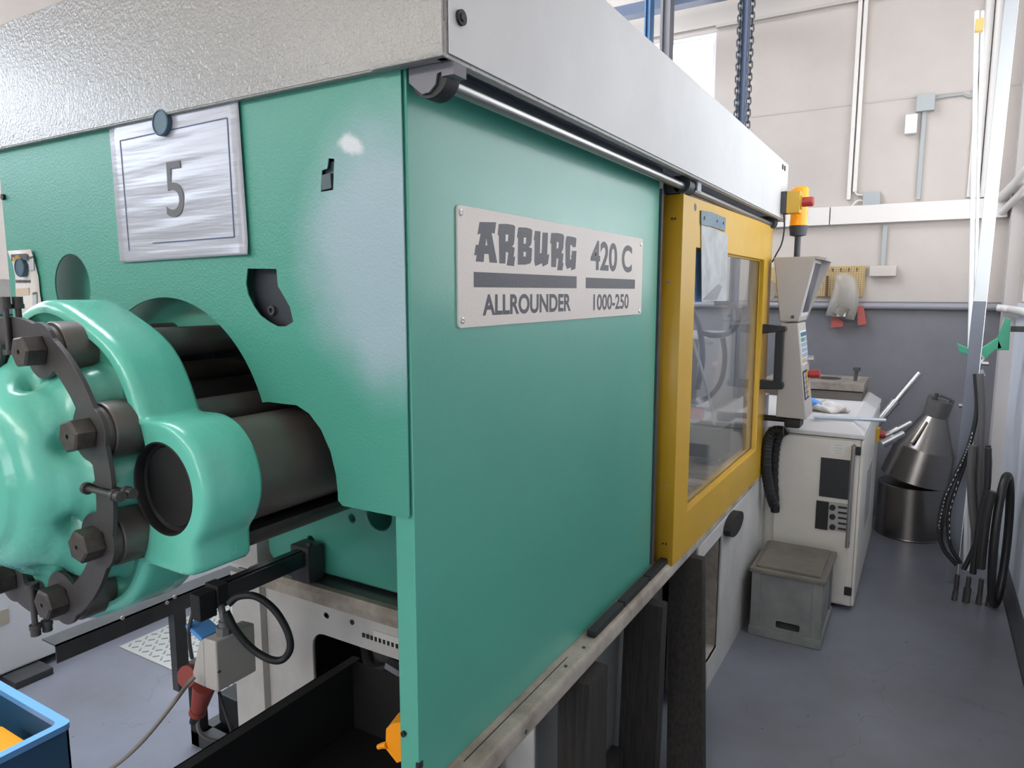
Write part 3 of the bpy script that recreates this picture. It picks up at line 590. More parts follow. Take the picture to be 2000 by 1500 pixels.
# --- extra steel bits: linear transducer rail and long channel
XRl = -1.56
rail = part('linear_rail', MB().box((XRl - 0.022, 1.13, 0.742), (XRl + 0.022, 1.44, 0.788), bev=0.004).box((XRl - 0.010, 1.13, 0.788), (XRl + 0.010, 1.44, 0.791)), mat('anodised_dark', (66, 68, 74), 0.3, metal=0.7), mach, 'dark slotted linear rail')
part('rail_head', MB().box((XRl - 0.026, 1.10, 0.732), (XRl + 0.026, 1.132, 0.794), bev=0.003).box((XRl - 0.02, 1.05, 0.715), (XRl + 0.02, 1.10, 0.785), bev=0.004), BLK, rail)
part('rail_bracket', MB().box((XRl - 0.04, 1.40, 0.69), (XRl + 0.035, 1.46, 0.80), bev=0.004).cyl((XRl + 0.02, 1.42, 0.80), (XRl + 0.02, 1.42, 0.812), 0.009), BSTL, rail)
chn = part('support_channel', MB().box((-2.02, 0.90, 0.608), (-1.95, 1.50, 0.612)).box((-1.954, 0.90, 0.560), (-1.95, 1.50, 0.612)), DKG, mach, 'long dark grey angle channel')
for q in ((239, 1207), (326, 1177), (341, 1166)):
    p = atx(*q, -1.95); part('channel_hole', MB().cyl((-1.951, p.y, p.z), (-1.948, p.y, p.z), 0.006, n=12), mat('seen_through', (190, 188, 184)), chn)
part('channel_leg', MB().box((-1.98, 1.24, 0.30), (-1.95, 1.28, 0.56)), DKG, chn)

# ================================================================== things on and around the machine
# laminated paper sheet with number 5
YP = 0.8595
pp = [aty(213, 237, YP), aty(465, 183, YP), aty(487, 497, YP), aty(236, 513, YP)]
pap = MB(); NU, NV = 16, 60
grid = []
for j in range(NV + 1):
    row = []
    for i in range(NU + 1):
        u, v = i / NU, j / NV
        a = pp[0].lerp(pp[1], u); b = pp[3].lerp(pp[2], u); q = a.lerp(b, v)
        q.y = YP - 0.001 - 0.0006 * math.sin(v * 40 + u * 3) * (1 - abs(2 * u - 1)) - 0.003 * max(0, v - 0.92) * 12 * u ** 3
        row.append(pap.bm.verts.new(q))
    grid.append(row)
for j in range(NV):
    for i in range(NU): pap.bm.faces.new((grid[j][i], grid[j][i + 1], grid[j + 1][i + 1], grid[j + 1][i]))
ns = thing('number_sheet', 'laminated white sheet with a large number 5, hanging on the turquoise end sheet', 'sign', (-1.26, 0.862, 1.61))
o = part('laminated_sheet', pap, mat('laminated_paper', (160, 162, 172), 0.3, bump=0.5, bscale=9, bdist=0.004, stretch=(0.5, 1, 7), coat=0.5), ns)
o.modifiers.clear(); sd = o.modifiers.new('s', 'SOLIDIFY'); sd.thickness = 0.0004
def pb_(px, py): return aty(px, py, YP - 0.0024)
def strip(a, b, w=0.0022):
    a, b = Vector(a), Vector(b); d = (b - a).normalized(); n_ = Vector((-d.z, 0, d.x)) * w / 2
    return MB().loft([[a + n_, a - n_, a - n_ + Vector((0, 0.0004, 0)), a + n_ + Vector((0, 0.0004, 0))], [b + n_, b - n_, b - n_ + Vector((0, 0.0004, 0)), b + n_ + Vector((0, 0.0004, 0))]])
navy = mat('navy_print', (62, 78, 112), 0.5)
for a, b in (((234, 275), (443, 230)), ((443, 230), (457, 463)), ((457, 463), (298, 475)), ((234, 275), (252, 490))):
    part('border_line', strip(pb_(*a), pb_(*b)), navy, ns, smooth=False)
A, Bq = pb_(320, 318), pb_(361, 422)
part('figure_five', text_mb('5', A.x, Bq.x, Bq.z, A.z, 'y', YP - 0.0024, 0.0), mat('grey_print', (84, 84, 86), 0.5), ns, smooth=False)
def magnet(px, py, r, y, label):
    p = aty(px, py, y); o_ = MB().lathe([(0, 0.0), (r, 0.0), (r * 1.02, -0.008), (r * 0.95, -0.0095), (r * 0.88, -0.0095), (r * 0.85, -0.008), (0, -0.008)], Matrix.Rotation(-PI / 2, 4, 'X'), 32)
    o_.xform(Matrix.Translation((p.x, y, p.z)))
    ob = part('magnet', o_, mat('blue_green_magnet', (54, 84, 100), 0.45)); ob['label'] = label; ob['category'] = 'magnet'; return ob
magnet(320, 241, 0.024, 0.8565, 'round blue-grey magnet holding the sheet with the 5')
magnet(45, 523, 0.0215, 0.8555, 'round blue-grey magnet holding the small printed label strip')
# small label strip
lst = thing('label_strip', 'narrow printed paper label strip with barcodes, held by a magnet on the end sheet', 'label', (-1.86, 0.862, 1.56))
lg = MB(); rows = [((15, 490), (60, 487)), ((25, 515), (66, 505)), ((30, 540), (75, 540)), ((31, 570), (78, 572)), ((34, 600), (82, 598)), ((36, 625), (84, 625))]
vr = []
for (a, b), dy in zip(rows, (0.008, 0.002, 0, 0.001, 0.002, 0.003)):
    vr.append([lg.bm.verts.new(aty(*a, 0.860 - dy)), lg.bm.verts.new(aty(*b, 0.860 - dy * 0.5))])
for a, b in zip(vr, vr[1:]): lg.bm.faces.new((a[0], a[1], b[1], b[0]))
o = part('label_paper', lg, mat('label_paper_white', (206, 200, 194), 0.5), lst)
sd = o.modifiers.new('s', 'SOLIDIFY'); sd.thickness = 0.0005
def lrect(name, x0, y0, x1, y1, m, dy=0.8575):
    a, b, c, d = aty(x0, y0, dy), aty(x1, y0 - 2, dy), aty(x1 + 1, y1 - 2, dy), aty(x0 + 1, y1, dy)
    part(name, MB().loft([[a, b, c, d], [v + Vector((0, 0.0006, 0)) for v in (a, b, c, d)]]), m, lst, smooth=False)
lrect('print_block', 21, 497, 52, 510, mat('label_dark', (62, 62, 72), 0.5), 0.852)
A, Bq = aty(24, 499, 0.8515), aty(42, 510, 0.8515)
part('lettering', text_mb('silk', A.x, Bq.x, Bq.z, A.z, 'y', 0.8515, 0.02), mat('label_orange', (206, 160, 60), 0.5), lst, smooth=False)
for i in range(9): lrect('barcode_bar', 30 + i * 3.2, 548, 31.4 + i * 3.2 + (i % 3) * 0.5, 553, INK)
lrect('print_block', 30, 564, 56, 578, mat('label_tan', (190, 170, 150), 0.5)); A, Bq = aty(33, 571, 0.8565), aty(48, 577, 0.8565)
for x0, y0 in ((57, 505), (63, 575)):
    lrect('drawing', x0, y0, x0 + 8, y0 + 24, mat('label_grey', (170, 176, 180), 0.5), 0.856)
    lrect('drawing_head', x0, y0 - 3, x0 + 7, y0 + 1, INK, 0.8555)
for i in range(7): lrect('barcode_bar', 43 + i * 3.2, 617, 44.4 + i * 3.2, 622, INK)
# document pouch on the yellow door, blue paper behind
dp = thing('document_pouch', 'worn clear document pouch with blue top clip hanging on the yellow door', 'pouch', (-0.645, 2.35, 1.7))
XD = -0.647
def dq(px, py, x=XD): return atx(px, py, x)
bl = mat('pouch_blue', (96, 120, 138), 0.45, mott=0.15, mscale=20)
def quad(pl, th=0.002): return MB().loft([[v for v in pl], [v + Vector((th, 0, 0)) for v in pl]])
part('pouch_clip', quad([dq(1368, 411), dq(1388, 414), dq(1416, 426), dq(1415, 452), dq(1390, 443), dq(1368, 439)], 0.003), bl, dp, smooth=False)
part('clip_rivet', MB().cyl((XD + 0.003, dq(1374, 426).y, dq(1374, 426).z), (XD + 0.005, dq(1374, 426).y, dq(1374, 426).z), 0.006, n=12).cyl((XD + 0.003, dq(1399, 432).y, dq(1399, 432).z), (XD + 0.005, dq(1399, 432).y, dq(1399, 432).z), 0.004, n=12).cyl((XD + 0.003, dq(1411, 436).y, dq(1411, 436).z), (XD + 0.005, dq(1411, 436).y, dq(1411, 436).z), 0.005, n=12), DKG, dp)
wp = mat('pouch_paper', (176, 180, 182), 0.35, rgb2=(140, 144, 146), mscale=14, bump=0.5, bscale=22, bdist=0.003)
part('pouch_sheet', quad([dq(1369, 440), dq(1395, 446), dq(1402, 451), dq(1421, 458), dq(1420, 520), dq(1418, 588), dq(1395, 588), dq(1370, 589)], 0.0015), wp, dp, smooth=False)
part('folded_corner', quad([dq(1372, 586, XD + .002), dq(1392, 566, XD + .002), dq(1404, 555, XD + .002), dq(1410, 560, XD + .002), dq(1400, 585, XD + .002)], 0.001), mat('pouch_fold', (130, 130, 132), 0.5), dp, smooth=False)
tag(part('blue_paper', MB().loft([[dq(1356, 484, -0.6705), dq(1372, 486, -0.6705), dq(1372, 590, -0.6705), dq(1354, 590, -0.6705)], [v + Vector((0.0012, 0, 0)) for v in (dq(1356, 484, -0.6705), dq(1372, 486, -0.6705), dq(1372, 590, -0.6705), dq(1354, 590, -0.6705))]]), mat('blue_paper', (150, 196, 250), 0.5), smooth=False), 'light blue paper stuck to the door window behind the document pouch', 'paper')
# ---------------- wooden planks under the ledge
wood = mat('weathered_dark_wood', (27, 26, 25), 0.85, rgb2=(54, 51, 47), mscale=22, stretch=(6, 6, 0.35), bump=0.6, bscale=30, bdist=0.003)
def plank(x0, x1, y0, y1, z1, label, lean=0.0, leanx=0.0):
    b = MB().box((x0, y0, 0.0), (x1, y1, z1), bev=0.005)
    for v in b.bm.verts:
        v.co.x += random.uniform(-1, 1) * 0.0012; v.co.z += random.uniform(-1, 1) * 0.001 if v.co.z > 0.01 else 0
        v.co.z = max(v.co.z, 0.0); v.co.y -= lean * (z1 - v.co.z); v.co.x += leanx * (z1 - v.co.z)
    return tag(part('wooden_plank', b, wood), label, 'plank', 'planks standing beside the machine base')
plank(-0.73, -0.612, 2.33, 2.37, 0.632, 'tallest dark weathered plank, furthest back, beside the recess in the lower cover', 0.45, 0.16)
plank(-0.755, -0.632, 1.97, 2.02, 0.600, 'middle dark weathered plank, second from the machine ledge end', 0.06)
plank(-0.71, -0.625, 1.42, 1.53, 0.632, 'nearest thick dark plank with a frayed pale grain, under the ledge')
tag(part('wooden_stringer', MB().box((-0.775, 1.55, 0.0), (-0.735, 1.94, 0.12), bev=0.004), wood), 'short dark timber lying on the floor between the upright planks', 'timber')
# ---------------- black trough under the clamp unit
tr_m = mat('trough_black', (15, 15, 17), 0.7)
tro = thing('scrap_trough', 'long open black trough under the clamp housing', 'trough', (-1.1, 1.0, 0))
part('side_wall', MB().box((-1.352, 0.45, 0.30), (-1.348, 1.39, 0.520)).box((-1.352, 0.45, 0.516), (-1.32, 1.39, 0.520)), tr_m, tro)
part('side_wall', MB().box((-0.862, 0.45, 0.30), (-0.858, 1.39, 0.50)), tr_m, tro)
part('trough_floor', MB().box((-1.35, 0.45, 0.296), (-0.86, 1.39, 0.302)), tr_m, tro)
part('end_wall', MB().box((-1.35, 1.386, 0.30), (-0.86, 1.39, 0.505)), tr_m, tro)
for x in (-1.32, -0.89):
    for y in (0.50, 1.34): part('leg', MB().box((x - 0.015, y - 0.015, 0), (x + 0.015, y + 0.015, 0.30)), tr_m, tro)
ye = thing('orange_cup', 'small orange plastic cup on the edge of the black trough, beside the side panel', 'cup', (-0.83, 0.92, 0.6))
ym = mat('orange_plastic', (236, 150, 14), 0.4)
q0 = [aty(*q, 0.95) for q in ((754, 1424), (766, 1413), (790, 1410), (790, 1450), (790, 1485), (775, 1490), (753, 1462))]
part('cup_body', MB().loft([[v for v in q0], [v + Vector((-0.012, 0.05, 0)) for v in q0]]), ym, ye, smooth=False)
part('cup_spout', MB().tube([aty(756, 1455, 0.95), aty(748, 1456, 0.95), aty(739, 1459, 0.95)], lambda t: 0.007 - 0.002 * t, n=8), ym, ye)
# ---------------- socket box
cee = thing('socket_box', 'grey plastic socket box with red plugs hanging from the dark rail', 'socket box', (-1.53, 1.11, 0.55))
gb = mat('socket_grey_plastic', (178, 174, 168), 0.5, mott=0.05)
YS = 1.06
def sy(px, py, y=YS): return aty(px, py, y)
fr = [sy(*q) for q in ((396, 1250), (419, 1256), (424, 1353), (402, 1345), (377, 1330), (376, 1310), (387, 1262))]
bd = MB().loft([[sy(*q) for q in ((397, 1247), (421, 1254), (426, 1353), (400, 1343))], [sy(*q) + Vector((0.0, 0.12, 0)) for q in ((397, 1247), (421, 1254), (426, 1353), (400, 1343))]])
body = part('box_body', bd, gb, cee, bev=0.004)
fl = [sy(*q) for q in ((397, 1247), (400, 1343), (377, 1332), (376, 1312), (388, 1255))]
part('box_front', MB().loft([fl, [v + Vector((0, 0.11, 0)) for v in fl]]), gb, cee, bev=0.004)
p = sy(429, 1312); part('box_screw', MB().cyl((p.x, 1.055, p.z), (p.x, 1.062, p.z), 0.003, n=10), DKG, cee)
part('cable_gland', MB().cyl(sy(437, 1243, 1.10), sy(437, 1222, 1.10), 0.019, n=8).cyl(sy(437, 1222, 1.10), sy(437, 1212, 1.10), 0.013, n=12), GREYP, cee)
part('gland_cable', MB().tube([sy(437, 1215, 1.10), sy(434, 1195, 1.10), sy(430, 1176, 1.12)], 0.009), GREYP, cee)
part('socket_lid', MB().box((-0.035, -0.03, -0.006), (0.035, 0.03, 0.008), bev=0.005).xform(Matrix.Translation(sy(397, 1228, 1.10)) @ Matrix.Rotation(0.35, 4, 'Y')), mat('lid_blue', (84, 148, 214), 0.35), cee, 'blue hinged socket lid')
redm = mat('plug_red', (138, 62, 54), 0.5)
part('red_plug', MB().cyl(sy(400, 1338, 1.08), sy(388, 1385, 1.08), 0.030, 0.020, n=20).cyl(sy(388, 1385, 1.08), sy(385, 1392, 1.08), 0.022, n=20), redm, cee, 'red plug pointing down')
part('plug_nose', MB().cyl(sy(385, 1392, 1.08), sy(377, 1410, 1.08), 0.014, 0.010, n=16), BLK, cee)
part('red_socket_cap', MB().cyl(sy(363, 1322, 1.1), sy(374, 1318, 1.12), 0.030, n=22), redm, cee)
# cables
cabg = mat('grey_cable', (124, 120, 116), 0.45)
tag(part('grey_cable', MB().tube([sy(380, 1322, 1.04), sy(366, 1337, 1.02), sy(345, 1365, 0.98), sy(318, 1400, 0.95), sy(285, 1440, 0.92), sy(250, 1475, 0.90), sy(215, 1502, 0.88), sy(170, 1530, 0.86)], 0.0055), cabg), 'long grey cable sweeping from the socket box down to the lower left', 'cable')
tag(part('cable_loop', MB().tube([sy(446, 1180, 1.10), sy(466, 1165, 1.12), sy(500, 1165, 1.14), sy(535, 1190, 1.16), sy(560, 1230, 1.17), sy(567, 1265, 1.17), sy(552, 1288, 1.16), sy(525, 1287, 1.14), sy(490, 1265, 1.12), sy(460, 1230, 1.10), sy(442, 1195, 1.09)], 0.0095, n=12), BLK), 'thick black cable coiled in a loop beside the grey socket box', 'cable')
tag(part('sensor_cable', MB().tube([sy(390, 1172, 1.07), sy(378, 1195, 1.07), sy(370, 1225, 1.07), sy(370, 1255, 1.08), sy(375, 1285, 1.10)], 0.0052), DKG), 'dark cable hanging from the rail head left of the socket box', 'cable')
tag(part('sensor_cable', MB().tube([sy(428, 1352, 1.12), sy(438, 1385, 1.13), sy(448, 1415, 1.14), sy(456, 1437, 1.15), sy(468, 1447, 1.16)], 0.0045), DKG), 'dark cable dropping straight from the bottom of the socket box', 'cable')
tag(part('sensor_cable', MB().tube([sy(386, 1400, 1.12), sy(388, 1425, 1.13), sy(402, 1440, 1.15), sy(425, 1446, 1.18), sy(450, 1443, 1.22), sy(478, 1432, 1.26)], 0.005), cabg), 'grey cable curving under the red plug towards the base post', 'cable')
# black floor frame
ff = thing('floor_frame', 'black steel frame standing on the floor behind the socket box', 'frame', (-2.0, 1.5, 0))
fp = atz(392, 1450, 0)
part('frame_side', MB().box((fp.x - 0.02, fp.y - 0.02, 0), (fp.x + 0.02, fp.y + 0.02, 0.30)), BLK, ff)
part('frame_foot', MB().box((fp.x - 0.02, fp.y - 0.02, 0.0), (fp.x + 0.45, fp.y + 0.03, 0.05)).box((fp.x - 0.02, fp.y, 0.0), (fp.x + 0.03, fp.y + 0.5, 0.05)), DKG, ff)
part('frame_block', MB().box((fp.x + 0.02, fp.y + 0.06, 0.05), (fp.x + 0.42, fp.y + 0.40, 0.16), bev=0.01), BLK, ff)
# tread plate
tp = thing('tread_plate', 'pale grey chequered tread plate lying on the floor beyond the machine', 'plate', (-2.6, 2.1, 0))
tm = mat('tread_aluminium', (186, 188, 184), 0.4, metal=0.3)
part('plate', MB().box((-2.96, 1.62, 0.0), (-1.95, 3.4, 0.006)), tm, tp)
stm = MB()
for i in range(26):
    for j in range(44):
        x, y = -2.93 + i * 0.038, 1.65 + j * 0.038
        if y > 3.0: continue
        a = PI / 4 if (i + j) % 2 else -PI / 4
        stm.box((x - 0.013, y - 0.0035, 0.005), (x + 0.013, y + 0.0035, 0.009), rot=Matrix.Rotation(a, 3, 'Z'))
part('tread_ribs', stm, mat('tread_ribs', (150, 152, 148), 0.4, metal=0.3), tp, kind='stuff', smooth=False)
# blue crate with orange item
bc = thing('blue_crate', 'blue plastic crate with an orange piece inside at the lower left', 'crate', (-2.2, 0.8, 0))
zc = 0.32; cr = atz(133, 1416, zc); bm_ = mat('crate_blue', (104, 160, 216), 0.4)
x1, y1 = cr.x, cr.y; x0, y0 = x1 - 0.60, y1 - 0.40
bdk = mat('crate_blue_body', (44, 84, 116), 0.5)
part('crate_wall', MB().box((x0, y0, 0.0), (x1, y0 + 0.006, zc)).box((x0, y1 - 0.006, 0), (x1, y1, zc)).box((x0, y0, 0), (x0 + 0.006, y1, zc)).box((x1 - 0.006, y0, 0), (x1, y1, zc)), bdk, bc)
part('crate_bottom', MB().box((x0, y0, 0.0), (x1, y1, 0.008)), bdk, bc)
part('crate_rim', sheet([rrect(x0 - 0.008, y0 - 0.008, x1 + 0.008, y1 + 0.008, 0.02), rrect(x0 + 0.018, y0 + 0.018, x1 - 0.018, y1 - 0.018, 0.02)], 0.018, 'z', zc), bm_, bc, 'bright blue crate rim')
op = atz(20, 1455, 0.26)
tag(part('orange_piece', MB().box((op.x - 0.14, op.y - 0.07, 0.009), (op.x + 0.07, op.y + 0.035, 0.27), bev=0.03), ym), 'orange plastic piece lying inside the blue crate', 'plastic piece')
# floor clamp block
fb = atz(55, 1350, 0.0)
# ================================================================== neighbouring machine to the left
nm = thing('neighbour_machine', 'second machine with white base and turquoise cover standing to the left', 'machine', (-3.6, 1.5, 0))
part('base', MB().box((-4.4, 0.2, 0.035), (-3.08, 3.35, 0.92), bev=0.01), mat('neighbour_white', (232, 234, 238), 0.45, mott=0.04, mscale=2), nm)
part('plinth', MB().box((-4.3, 0.3, 0.0), (-3.16, 3.2, 0.036)), BLK, nm)
part('foot_pad', MB().box((-3.2, 1.22, 0.0), (-2.98, 1.36, 0.03), bev=0.004), DKG, nm)
part('cover', MB().box((-4.3, 0.3, 0.92), (-3.16, 3.2, 1.46), bev=0.01), GREEN, nm)
part('edge_rail', MB().box((-4.3, 0.3, 1.462), (-3.15, 3.2, 1.49)), CHR, nm)
part('upper_cover', MB().box((-4.3, 0.3, 1.49), (-3.2, 3.2, 1.60)), WHITE, nm)
sx_ = atx(5, 1262, -3.08); part('type_label', MB().box((-3.081, sx_.y - 0.05, 0.24), (-3.077, sx_.y + 0.03, 0.30)), mat('label_beige', (190, 180, 160), 0.6), nm)

# ================================================================== control terminal
yt = 3.42; TD = 0.22
ct = thing('control_terminal', 'grey hourglass-shaped control terminal with keypad and signal lamp on top', 'control panel', (-0.55, 3.7, 0.87))
tm_ = mat('terminal_grey', (170, 164, 158), 0.45, mott=0.03)
def prof(pl, y0, y1, taper=0.0):
    A_ = [aty(*q, y0) for q in pl]
    return A_
def slab(pl, depth, narrow=0.0):
    A_ = [aty(*q, yt) for q in pl]; Bv = [v + Vector((0, depth, 0)) for v in A_]
    return MB().loft([A_, Bv])
up = part('upper_housing', slab([(1511, 503), (1594, 500), (1560, 628), (1523, 628)], TD), tm_, ct, bev=0.004)
lo = part('lower_housing', slab([(1525, 631), (1559, 632), (1574, 820), (1515, 814)], TD), tm_, ct, bev=0.004)
# screen recess with visor on the front (+x) face
a, b = aty(1594, 500, yt), aty(1560, 628, yt)
n0 = Vector((b.z - a.z, 0, -(b.x - a.x))).normalized()
if n0.x < 0: n0 = -n0
def fpt(top, bot, u, v, off=0.0):   # u along y (0..1), v down (0..1)
    return top.lerp(bot, v) + Vector((0, TD * u, 0)) + (Vector((-(bot.z - top.z), 0, (bot.x - top.x))).normalized() * off)
def facebox(top, bot, u0, u1, v0, v1, off, th):
    P1 = [fpt(top, bot, u, v, off) for u, v in ((u0, v0), (u1, v0), (u1, v1), (u0, v1))]
    P2 = [fpt(top, bot, u, v, off + th) for u, v in ((u0, v0), (u1, v0), (u1, v1), (u0, v1))]
    return MB().loft([P1, P2])
top_, bot_ = a.copy(), b.copy()
sgn = 1 if fpt(top_, bot_, 0, 0, 1).x > top_.x else -1
part('visor', MB().loft([[fpt(top_, bot_, u, v, o_ * sgn) for u, v, o_ in ((0.95, 0.0, 0.0), (0.95, 0.0, 0.045), (0.95, 1.0, 0.002), (0.95, 1.0, 0.0))], [fpt(top_, bot_, u, v, o_ * sgn) for u, v, o_ in ((1.0, 0.0, 0.0), (1.0, 0.0, 0.045), (1.0, 1.0, 0.002), (1.0, 1.0, 0.0))]]), tm_, up)
part('visor', MB().loft([[fpt(top_, bot_, u, v, o_ * sgn) for u, v, o_ in ((0.0, 0.0, 0.0), (0.0, 0.0, 0.045), (0.0, 0.04, 0.043), (0.0, 0.04, 0.0))], [fpt(top_, bot_, u, v, o_ * sgn) for u, v, o_ in ((1.0, 0.0, 0.0), (1.0, 0.0, 0.045), (1.0, 0.04, 0.043), (1.0, 0.04, 0.0))]]), tm_, up)
part('screen', facebox(top_, bot_, 0.12, 0.88, 0.10, 0.86, 0.001 * sgn, 0.003 * sgn), mat('dark_screen', (52, 58, 72), 0.15), up)
part('screen_frame', facebox(top_, bot_, 0.05, 0.95, 0.06, 0.92, 0.0, 0.002 * sgn), mat('frame_light', (196, 196, 196), 0.4), up)
p = aty(1548, 619, yt); part('housing_screw', MB().cyl((p.x, yt - 0.003, p.z), (p.x, yt + 0.002, p.z), 0.008, n=14), DKG, up)
t2, b2 = aty(1559, 632, yt), aty(1574, 820, yt)
s2 = 1 if fpt(t2, b2, 0, 0, 1).x > t2.x else -1
kp = part('keypad', facebox(t2, b2, 0.10, 0.90, 0.08, 0.44, 0.0, 0.002 * s2), mat('keypad_white', (206, 208, 210), 0.4), lo)
kb, kg, ky, kw = mat('key_teal', (60, 104, 124), 0.4), mat('key_green', (76, 150, 120), 0.4), mat('key_ochre', (196, 158, 70), 0.4), mat('key_pale', (150, 162, 178), 0.4)
for r in range(6):
    for c in range(6):
        u, v = 0.14 + c * 0.12, 0.10 + r * 0.055
        m_ = kb if r == 0 else (kg if r == 1 and c < 3 else (ky if r == 5 and c < 3 else kw))
        part('key', facebox(t2, b2, u, u + 0.10, v, v + 0.042, 0.002 * s2, 0.002 * s2), m_, lo, smooth=False)
part('function_panel', facebox(t2, b2, 0.05, 0.62, 0.50, 0.80, 0.0, 0.002 * s2), BLK, lo)
for r in range(5):
    for c in range(2):
        u, v = 0.12 + c * 0.26, 0.52 + r * 0.054
        part('function_key', facebox(t2, b2, u, u + 0.18, v, v + 0.045, 0.002 * s2, 0.002 * s2), ky if c else kw, lo, smooth=False)
pk = fpt(t2, b2, 0.83, 0.40, 0); part('key_switch', MB().cyl(pk, pk + Vector((0.03, 0, 0.002)), 0.016, n=18), CHR, lo)
pk = fpt(t2, b2, 0.80, 0.56, 0); part('stop_button', MB().cyl(pk, pk + Vector((0.010, 0, 0.0)), 0.017, n=20).cyl(pk + Vector((0.010, 0, 0)), pk + Vector((0.052, 0, 0.002)), 0.021, n=22), mat('red_button', (160, 52, 50)), lo, 'red emergency button')
part('arm_joint', MB().box(aty(1531, 821, 3.45) + Vector((0, 0, -0.035)), aty(1563, 821, 3.45) + Vector((0, 0.12, 0.004)), bev=0.012).cyl((-0.66, 3.51, 0.945), (-0.54, 3.51, 0.945), 0.014), BLK, ct)
# signal lamp
bx = aty(1557, 500, 3.58)
lampz = bx.z
def bz(py): return aty(1560, py, 3.58).z
LX = aty(1558, 470, 3.58).x
zt_ = up.matrix_world.translation.z
topz = aty(1550, 501, yt).z
lamp = part('signal_lamp', MB().lathe([(0.0, topz - 0.002), (0.036, topz - 0.002), (0.034, topz + 0.004), (0.014, topz + 0.006), (0.014, bz(462)), (0.036, bz(460)), (0.042, bz(441)), (0.0, bz(441))], Matrix.Translation((LX, 3.58, 0)), 32), mat('lamp_dark', (58, 60, 66), 0.5), ct, 'signal lamp on a dark post')
part('lamp_lens', MB().lathe([(0.0, bz(441)), (0.040, bz(441)), (0.038, bz(428)), (0.038, bz(370)), (0.030, bz(366)), (0, bz(365))], Matrix.Translation((LX, 3.58, 0)), 32), mat('amber_lens', (240, 150, 8), 0.25, emit=0.25), lamp, 'amber lens')
# ================================================================== control cabinet
cf = 3.65
cab = thing('control_cabinet', 'off-white control cabinet with black vents and a long bar handle behind the grey crate', 'cabinet', (-0.5, 4.2, 0))
cm = mat('cabinet_cream', (212, 208, 200), 0.42, mott=0.05, mscale=3)
cab_x1 = -0.232
part('cabinet_body', MB().box((-0.93, cf, 0.02), (cab_x1, 4.95, 0.852), bev=0.006), cm, cab)
part('cabinet_foot', MB().box((-0.90, cf + 0.03, 0.0), (-0.30, 4.9, 0.021)), DKG, cab)
cdr = part('cabinet_door', MB().box((-0.605, cf - 0.012, 0.03), (cab_x1 - 0.028, cf, 0.845), bev=0.004), cm, cab, 'cabinet door with vents')
part('side_door', MB().box((cab_x1, cf + 0.0, 0.025), (cab_x1 + 0.014, 4.93, 0.846), bev=0.004), cm, cab)
lidp = [(-0.93, 0.855), (cab_x1 + 0.014, 0.855), (cab_x1 + 0.014, 0.875), (cab_x1 - 0.035, 0.925), (-0.93, 0.925)]
lid = MB().loft([[Vector((x, y, z)) for x, y, z in ((-0.93, cf - 0.014, 0.857), (cab_x1 + 0.016, cf - 0.014, 0.857), (cab_x1 + 0.016, 4.96, 0.857), (-0.93, 4.96, 0.857))],
                 [Vector((x, y, z)) for x, y, z in ((-0.93, cf - 0.014, 0.878), (cab_x1 + 0.016, cf - 0.014, 0.878), (cab_x1 + 0.016, 4.96, 0.878), (-0.93, 4.96, 0.878))],
                 [Vector((x, y, z)) for x, y, z in ((-0.93, cf + 0.05, 0.925), (cab_x1 - 0.045, cf + 0.05, 0.925), (cab_x1 - 0.045, 4.90, 0.925), (-0.93, 4.90, 0.925))]])
part('cabinet_top', lid, mat('cabinet_top_pale', (200, 198, 198), 0.4), cab, bev=0.003)
def cfb(name, x0, y0, x1, y1, m, out=0.004, par=None):
    A_, B_ = aty(x0, y0, cf - 0.012), aty(x1, y1, cf - 0.012)
    return part(name, MB().box((A_.x, cf - 0.012 - out, B_.z), (B_.x, cf - 0.011, A_.z)), m, par or cdr, smooth=False)
cfb('vent_window', 1604, 893, 1656, 976, mat('vent_black', (28, 30, 32), 0.4))
pnl = cfb('switch_panel', 1595, 976, 1655, 1040, mat('panel_grey', (160, 160, 158), 0.5), 0.002)
cfb('black_module', 1595, 977, 1616, 1035, BLK, 0.006)
for py_ in (991, 1009, 1029):
    p = aty(1626, py_, cf - 0.014); part('rotary_switch', MB().cyl((p.x, cf - 0.024, p.z), (p.x, cf - 0.012, p.z), 0.0135, n=18), BLK, cdr)
for k in range(5): cfb('breaker', 1637, 988 + k * 10.5, 1654, 994 + k * 10.5, BLK, 0.006)
cfb('notice_label', 1622, 866, 1648, 890, mat('paper_white', (214, 212, 206)), 0.001)
for k in range(4): cfb('print_line', 1630, 869 + k * 5, 1645, 871 + k * 5, mat('print_blue', (90, 110, 150), 0.5), 0.0016)
h0, h1 = aty(1667, 874, cf - 0.05), aty(1655, 1066, cf - 0.05)
part('bar_handle', MB().tube([(h0.x, cf - 0.012, h0.z), (h0.x, cf - 0.045, h0.z - 0.004), (h0.x, cf - 0.05, h0.z - 0.03), (h0.x, cf - 0.05, h1.z + 0.03), (h0.x, cf - 0.045, h1.z + 0.004), (h0.x, cf - 0.012, h1.z)], 0.009, n=12, sub=3), mat('handle_steel', (150, 148, 146), 0.35, metal=0.7), cdr, 'long steel bar handle')
for z in (0.80, 0.10):
    part('hinge', MB().box((cab_x1 - 0.03, cf - 0.014, z - 0.02), (cab_x1 + 0.003, cf - 0.004, z + 0.02)), BLK, cab)
part('side_vent', MB().box((cab_x1 + 0.013, 4.05, 0.30), (cab_x1 + 0.018, 4.35, 0.62)), mat('side_sticker', (150, 150, 150), 0.5), cab)
ms = thing('main_switch', 'yellow and red main switch on the side of the cabinet', 'switch', (cab_x1 + 0.02, 4.3, 0.8))
sp_ = Vector((-0.205, 4.10, 0.0)); sp_.z = 0.80
q = atx(1716, 848, -0.205)
